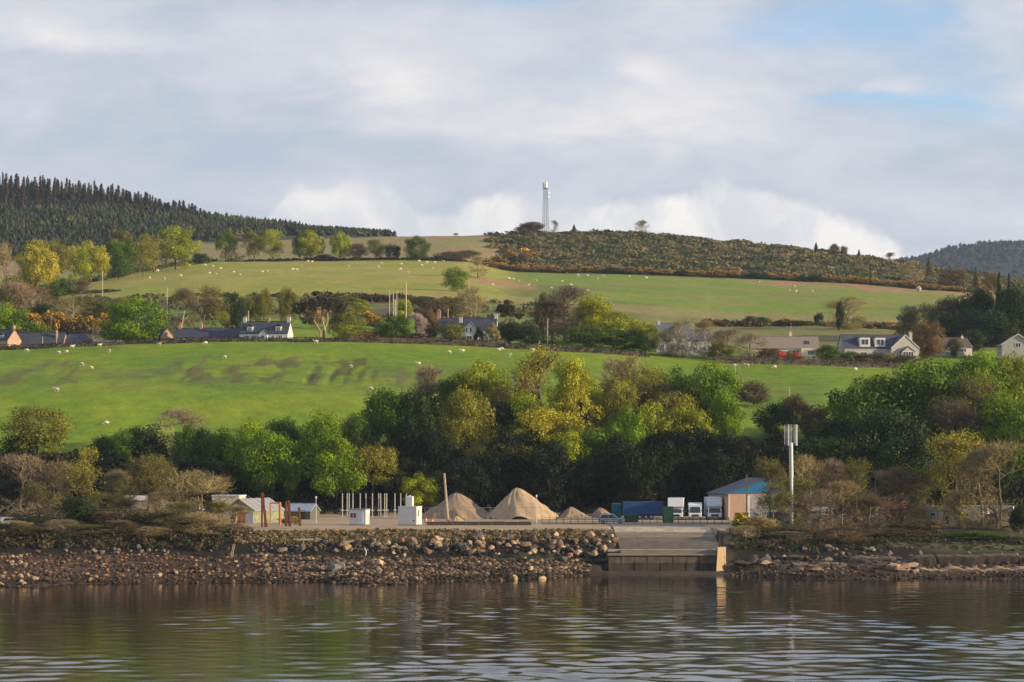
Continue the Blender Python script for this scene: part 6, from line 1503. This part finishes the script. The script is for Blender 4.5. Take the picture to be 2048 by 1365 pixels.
car(24, 423, .5, 'white car glinting behind the shore trees at the left edge', VW); car(54, 424, .3, 'white car second from the left edge behind the shore trees', VW)
car(142, 440, -.2, 'blue car half hidden under the yellow budding tree', mat('car_blue', (.04,.12,.25), .35)); car(80, 442, .2, 'pale grey car behind the slim shore trees at the left', mat('car_grey', (.35,.37,.4), .35))
car(1700, 450, .2, 'white car behind the round olive shore tree', VW); car(1660, 446, .1, 'dark car right of the phone mast behind the trees', mat('car_dark', (.03,.03,.035), .35))
# caravans and huts on the right
def caravan(px, Y, rz, L, H, label, m): 
    X, Y, z = at(px, Y); e = empty('caravan', (X, Y, z), rz, label, 'caravan', 'caravans behind the right shore trees'); MB().prism([(-L/2,.5),(-L/2-.1,1.4),(-L/2+.4,H),(L/2-.3,H),(L/2,.9),(L/2-.2,.5)], -1.1, 1.1, 'y').build('body', m, e, bevel=.06)
    window(e, -L*.22, -1.1, 1.3, 1.1, .7, bars=0); window(e, L*.25, -1.1, 1.3, .9, .7, bars=0); door(e, .1, -1.1, .65, 1.7, WHITE, z=.55); wheel(e, 0, -.95, .33, .2); wheel(e, 0, .95, .33, .2)
caravan(1882, 446, -.3, 6.2, 3.2, 'grey caravan behind the dull olive tree', mat('grey_panel', (.32,.33,.38), .5)); caravan(1948, 446, -.35, 5.6, 3.3, 'white caravan between the two pale trunks', WHITE); caravan(2000, 446, -.3, 5.5, 3.2, 'white caravan behind the bare tree at the right edge', WHITE); caravan(1640, 462, -.1, 5, 2.7, 'pale caravan behind the bare tan tree by the phone mast', WHITE)
X, Y, z = at(1905, 440); e = empty('small_hut', (X, Y, z), -.25, 'small hut with a bright white front under a dark roof', 'hut'); gable_x(e, 2.6, 2.2, 1.9, 2.6, WHITE, mat('dark_felt', (.08,.075,.08), .9), .25); door(e, -.9, -1.1, .6, 1.6, DARKWOOD); window(e, .6, -1.1, .9, .6, .6)
X, Y, z = at(1786, 440); e = empty('red_roofed_hut', (X, Y, z), .05, 'hut with red brown roof behind the dark brown bare tree', 'hut'); gable_x(e, 4.2, 3.4, 2.0, 3.4, CREAM, mat('red_roof', (.26,.09,.05), .85), .25); door(e, 1, -1.7, .8, 1.8, DARKWOOD); window(e, -.9, -1.7, .9, 1, .9)
X, Y, z = at(1758, 456); e = empty('white_hut', (X, Y, z), .1, 'narrow white hut left of the red roofed hut', 'hut'); gable_y(e, 1.9, -1.5, 1.5, 2.4, 3.2, WHITE, GREYROOF, .15); door(e, 0, -1.5, .8, 1.9, DARKWOOD)
X, Y, z = at(1560, 446); e = empty('parked_van', (X, Y, z), .2, 'pale grey van half hidden before the blue gabled shed', 'van'); MB().prism([(-2.3,.35),(-2.3,2.1),(1.0,2.1),(1.6,1.3),(2.2,1.1),(2.3,.35)], -.9, .9, 'y').build('body', mat('van_grey', (.35,.36,.40), .4), e, bevel=.07); MB().prism([(.5,1.3),(.5,1.9),(.98,1.9),(1.45,1.3)], -.93, -.905, 'y').build('side_window', GLASS, e)
for x_ in (-1.5, 1.5):
    for s in (-1, 1): wheel(e, x_, s*.82, .34, .2)
# small orange cones
for px, Y, lab in ((852, 452, 'small orange cone right beside the white box cabin'), (865, 446, 'small orange cone between the white box cabin and the leaning pole')):
    X, Y, z = at(px, Y); e = empty('traffic_cone', (X, Y, z), 0, lab, 'cone', 'orange cones in the yard'); MB().box(-.3, .3, -.3, .3, 0, .08).build('base', DARK, e); MB().tube((0,0,.08), (0,0,1.0), .25, .06, 12).build('cone_body', mat('cone_orange', (.75,.16,.03), .6), e); MB().tube((0,0,.45), (0,0,.65), .175, .135, 12).build('stripe', WHITE, e)
# fences
X0, Y, z = at(1084, 440.5); X1, _, _ = at(1458, 440.5); e = empty('mesh_fence', (X0, 440.5, 6.6), 0, 'low dark green rail fence along the back of the concrete apron', 'fence'); L_ = X1-X0; n_p = 26
for k in range(n_p+1): MB().box(L_*k/n_p-.045, L_*k/n_p+.045, -.05, .05, -.1, 1.25 if k > 7 else 1.6).build('post', DGREEN, e)
for z_ in (.35, .8, 1.12): MB().box(0, L_, .055, .095, z_, z_+.06).build('rail', DGREEN, e)
MB().box(0, L_, -.12, .12, -.05, .14).build('kerb', DARKWOOD, e)
X0, Y, z = at(850, 448); X1, _, _ = at(1082, 448); e = empty('panel_fence', (X0, 448, 6.6), 0, 'tall thin wire panel fence in front of the gravel heaps', 'fence'); L_ = X1-X0; n_p = 8; GW = mat('fence_wire', (.20,.20,.19), .6)
for k in range(n_p+1): MB().box(L_*k/n_p-.035, L_*k/n_p+.035, -.035, .035, -.1, 2.9).build('post', GW, e)
for k in range(n_p):
    pn = MB().box(L_*k/n_p+.04, L_*(k+1)/n_p-.04, -.02, .02, 2.8, 2.86).box(L_*k/n_p+.04, L_*(k+1)/n_p-.04, -.02, .02, .15, .2).build('panel_frame', GW, e); ww = MB()
    for j in range(9): xx = L_*k/n_p+.04+(L_/n_p-.08)*(j+.5)/9; ww.box(xx-.008, xx+.008, -.008, .008, .2, 2.8)
    wo = ww.build('wires', GW, pn); wo['kind'] = 'stuff'
# ---------------------------------------------------------------- masts and poles
X, Y, z = at(1584, 424); h = CAMZ+(HY-849)*Y/F-z; e = empty('phone_mast', (X, Y, z), 0, 'tall silver phone mast with a cluster of upright antennas on top', 'mast'); zc = h-3.6
MB().tube((0,0,0),(-.12,0,zc*.62),.26,.30,14).build('lower_pole', STEEL, e); MB().tube((-.12,0,zc*.62),(-.2,0,zc+.4),.37,.36,14).build('upper_pole', STEEL, e)
for k in range(14): MB().box(.22, .42, -.08, .08, 1.5+k*.8, 1.56+k*.8).build('step', STEEL, e)
AWH = mat('antenna_white', (.66,.68,.70), .5)
for k, (dx, dy, r_) in enumerate([(-1.05,0,.035),(-.85,-.4,.035),(-.45,-.5,.12),(-.02,-.5,.05),(.42,.2,.04),(.66,-.3,.04),(1.0,0,.15)]): MB().box(dx-.2-r_, dx-.2+r_, dy-r_, dy+r_, zc-.1+(.4 if k in (1, 5) else 0), h-.05).build('antenna', AWH, e)
for z_ in (zc+.15, h-.6): MB().box(-1.28, .85, -.06, .0, z_, z_+.07).build('crossbar', STEEL, e)
X, Y, z = at(1091, 1496); h = CAMZ+(HY-378)*Y/F-z; e = empty('lattice_mast', (X, Y, z), .5, 'tall lattice mast with antennas standing on the skyline', 'mast'); GM = mat('mast_steel', (.07,.075,.085), .6, .1, 1, metal=.2)
for sx in (-1, 1):
    for sy in (-1, 1): MB().tube((sx*1.55, sy*1.55, -1), (sx*.85, sy*.85, h), .10, .08, 6).build('leg', GM, e)
nb_ = 14
for k in range(nb_):
    z0_, z1_ = h*k/nb_, h*(k+1)/nb_; w0, w1 = 1.55-.7*k/nb_, 1.55-.7*(k+1)/nb_
    for a, b in (((-1,-1),(1,-1)), ((1,-1),(1,1)), ((1,1),(-1,1)), ((-1,1),(-1,-1))):
        MB().tube((a[0]*w0,a[1]*w0,z0_),(b[0]*w1,b[1]*w1,z1_),.035,.035,4).tube((b[0]*w0,b[1]*w0,z0_),(a[0]*w1,a[1]*w1,z1_),.035,.035,4).tube((a[0]*w1,a[1]*w1,z1_),(b[0]*w1,b[1]*w1,z1_),.035,.035,4).build('brace', GM, e)
AW = mat('antenna_pale', (.70,.69,.66), .5)
for k in range(3): a = k*2.094+.4; MB().box(math.cos(a)*1.1-.5, math.cos(a)*1.1+.5, math.sin(a)*1.1-.35, math.sin(a)*1.1+.35, h+.6, h+4.2).build('antenna_panel', AW, e, bevel=.1)
MB().tube((0,0,h-.2),(0,0,h+4.6),.25,.2,8).build('head_pole', GM, e); MB().tube((0,0,h-.1),(0,0,h+.15),1.8,1.8,10).build('platform', GM, e)
for z_ in (h-2.5, h-5): MB().tube((1.3,-1.2,z_),(1.5,-1.6,z_),.7,.7,14).build('dish', AW, e)
def pole(px, Y, top, label, r=.16, lean=0., arm=True, m=None, group='telegraph poles'):
    X, Y, z = at(px, Y); h = max(3, CAMZ+(HY-top)*Y/F-z); e = empty('telegraph_pole', (X, Y, z), 0, label, 'pole', group); MB().tube((0,0,-.3),(lean,0,h),r*1.2,r,8).build('shaft', m or WOOD, e)
    if arm: MB().box(lean-.7, lean+.7, -.08, .08, h-.7, h-.55).build('crossarm', m or WOOD, e)
    else: MB().tube((lean,0,h),(lean,0,h+.1),r,.04,8).build('cap', m or WOOD, e)
PW = mat('pale_pole_wood', (.50,.43,.33), .85)
for a in [(205,960,543,'pale pole at the left end of the upper left pasture'),(334,830,575,'pale pole above the right side of the big round green tree'),(186,716,652,'pale pole behind the hipped slate shed'),(779,850,582,'thin pole left in the cluster behind the pink blossom tree'),
          (786.5,790,585,'pole second from left in the cluster behind the pink blossom tree'),(790,760,600,'thick pole in the middle of the cluster behind the pink blossom tree'),(793.5,800,582,'pole right in the cluster behind the pink blossom tree'),(812,820,566,'tall pole right of the cluster of poles'),
          (938,975,558,'pole under the bright green bushy tree of the upper pasture'),(896,840,618,'thin pole behind the white house roof'),(1415,915,574,'slim pole standing in the upper right pasture above the half hidden house'),(497,730,622,'pale pole behind the left chimney of the white cottage')]:
    pole(a[0], a[1], a[2], a[3], .12 if a[0] not in (790, 812) else .19, arm=False, m=PW if a[0] != 1415 else WOOD)
pole(113, 700, 662, 'short pole with a pot like top behind the left hedge', .14, arm=False); pole(85, 697, 674, 'short wooden post before the left slate barn', .13, arm=False)
pole(1095, 706, 640, 'pale short pole before the purple brown bare tree', .1, arm=False, m=PW); pole(1474, 640, 728, 'thin pole leaning right at the end of the mid wood', .09, -.6, False, m=PW); pole(1579, 600, 775, 'thin fence pole by the brown scrub in the right pasture', .08, arm=False, m=PW)
X, Y, z = at(1838, 1270); o = link('pale_boulder', ROCKS[2]); tag(o, 'pale rounded boulder at the top of the upper right pasture', 'boulder'); o.location = (X, Y, z+1.0); o.scale = (3.6, 3.0, 3.4); o.color = (.45, .40, .36, 1)
# pasture fences along the edges
def wire_fence(px0, px1, Y0, Y1, n_, label, h=1.1):
    X, Y, z = at(px0, Y0); e = empty('wire_fence', (X, Y, z), 0, label, 'fence'); P_ = []
    for k in range(n_+1):
        t = k/n_; x_, y_, z_ = at(px0+(px1-px0)*t, Y0+(Y1-Y0)*t); P_.append((x_-X, y_-Y, z_-z)); MB().box(P_[-1][0]-.07, P_[-1][0]+.07, P_[-1][1]-.07, P_[-1][1]+.07, P_[-1][2]-.3, P_[-1][2]+h).build('post', WOOD, e)
    w_ = MB()
    for a, b in zip(P_[:-1], P_[1:]):
        for q in (.4, .9): w_.tube((a[0], a[1], a[2]+q), (b[0], b[1], b[2]+q), .015, .015, 3)
    w_.build('wire', STEEL, e)['kind'] = 'stuff'
wire_fence(1475, 1800, 688, 688, 22, 'wooden post and wire fence along the top of the right pasture'); wire_fence(1478, 1500, 686, 600, 12, 'wooden post and wire fence running down the left side of the right pasture'); wire_fence(1420, 1840, 985, 985, 30, 'post and wire fence along the foot of the upper right pasture')
# ---------------------------------------------------------------- sheep
def sheep_mesh(i, headdown):
    bm = bmesh.new(); r = random.Random(i)
    def ell(c, s, sub=2, rot=None):
        q = bmesh.ops.create_icosphere(bm, subdivisions=sub, radius=1); 
        for v in q['verts']:
            k = 1+r.uniform(-.05, .05); p = Vector((v.co.x*s[0]*k, v.co.y*s[1]*k, v.co.z*s[2]*k))
            if rot: p = Matrix.Rotation(rot, 3, 'Y') @ p
            v.co = p+Vector(c)
    ell((0,0,.62), (.56,.29,.31)); ell((-.42,0,.60), (.2,.22,.24), 1)
    if headdown: ell((.56,0,.52), (.2,.12,.14), 1, .8); ell((.72,0,.26), (.17,.085,.09), 1, 1.1)
    else: ell((.55,0,.78), (.18,.12,.18), 1, -.7); ell((.74,0,.98), (.16,.085,.10), 1, .35)
    for s in (-1, 1):
        ell((.74, s*.11, 1.02) if not headdown else (.66, s*.11, .36), (.03,.07,.03), 1)
        for x_ in (-.36, .34): ell((x_, s*.15, .2), (.05,.05,.24), 1)
    me = bpy.data.meshes.new('sheep'); bm.to_mesh(me); bm.free(); me.polygons.foreach_set('use_smooth', [True]*len(me.polygons)); me.materials.append(mat('fleece', (.66,.57,.44), .95, .12, 3)); return me
SHM = [sheep_mesh(1, True), sheep_mesh(2, False), sheep_mesh(3, True)]
def flock(pts, y0, y1, where, group, sc_=1.25):
    pts = sorted(pts)
    for i, (px, py) in enumerate(pts):
        X, Y, z = find(px, py+1.5, y0, y1); o = link('sheep', SHM[i % 3]); o.location = (X, Y, z-.03); s = sc_*prng.uniform(.85, 1.1); o.scale = (s, s, s); o.rotation_euler = (0, 0, prng.choice([0, math.pi])+prng.uniform(-.6, .6))
        tag(o, 'white sheep %s, %s' % (where, ordn(i)), 'sheep', group)
flock([(53,703),(117,707),(133,705),(218,704),(199,692),(144,696),(318,690),(411,688),(449,717),(163,731),(182,738),(113,782),(213,849),(897,707),(925,704),(837,730),(701,735),(741,779),(843,769),(1003,696),(997,703),(632,686),(1018,713),(1065,701)], 562, 688, 'grazing in the lower left pasture', 'sheep in the lower left pasture', 1.12)
flock([(1469,731),(1494,734),(1549,736),(1711,741)], 565, 687, 'in the pasture below the bungalow', 'sheep below the bungalow', 1.1)
flock([(379,531),(404,531),(410,531),(425,534),(440,539),(418,548),(432,549),(361,553),(467,546),(479,551),(299,557),(328,559),(315,543),(524,545),(534,543),(586,540),(594,540),(603,534),(616,524),(624,524),(696,534),(756,535),(763,527),(802,529),(801,540),(815,546),(838,523),(843,532),(854,526),(870,526),(887,524),(865,538)], 955, 1295, 'in the upper left pasture', 'sheep in the upper left pasture', 1.25)
flock([(1018,559),(1026,560),(1037,563),(1072,562),(1124,564),(1142,571),(1056,572),(1102,578),(1155,552),(1175,552),(1194,559),(1207,553),(1258,554),(1292,557),(1517,566),(1578,582),(1588,575),(1592,584),(1623,584),(984,571),(1175,582)], 955, 1295, 'in the upper right pasture', 'sheep in the upper right pasture', 1.3)
# black cow on the skyline
X, Y, z = at(912, 1497); bm = bmesh.new()
def ell(c, s, sub=2):
    q = bmesh.ops.create_icosphere(bm, subdivisions=sub, radius=1)
    for v in q['verts']: v.co = Vector((v.co.x*s[0]+c[0], v.co.y*s[1]+c[1], v.co.z*s[2]+c[2]))
ell((0,0,1.05),(1.05,.38,.45)); ell((-.7,0,1.1),(.4,.36,.38)); ell((.95,0,1.15),(.4,.2,.26)); ell((1.35,0,1.05),(.3,.14,.17)); ell((-1.15,0,.9),(.05,.05,.4),1)
for s in (-1, 1):
    for x_ in (-.8, .7): ell((x_, s*.22, .4),(.11,.11,.45),1)
me = bpy.data.meshes.new('cow'); bm.to_mesh(me); bm.free(); me.materials.append(mat('black_hide', (.015,.014,.016), .8)); o = link('cow', me); o.location = (X, Y, z); o.scale = (1.25,1.25,1.25); o.rotation_euler[2] = math.pi; tag(o, 'black cow standing alone on the grassy skyline', 'cow')

# ---------------------------------------------------------------- haze
hz = bpy.data.materials.new('haze'); hz.use_nodes = True; T = NT(hz.node_tree); o = T.n('ShaderNodeOutputMaterial'); p = T.n('ShaderNodeVolumePrincipled')
p.inputs['Color'].default_value = (.62, .78, 1, 1); p.inputs['Density'].default_value = 4.6e-5; T.l(p.outputs[0], o.inputs['Volume'])
mb = MB().box(-6200, 6200, -3200, 9200, -13, 640); o = mb.build('haze', hz); tag(o, kind='stuff')
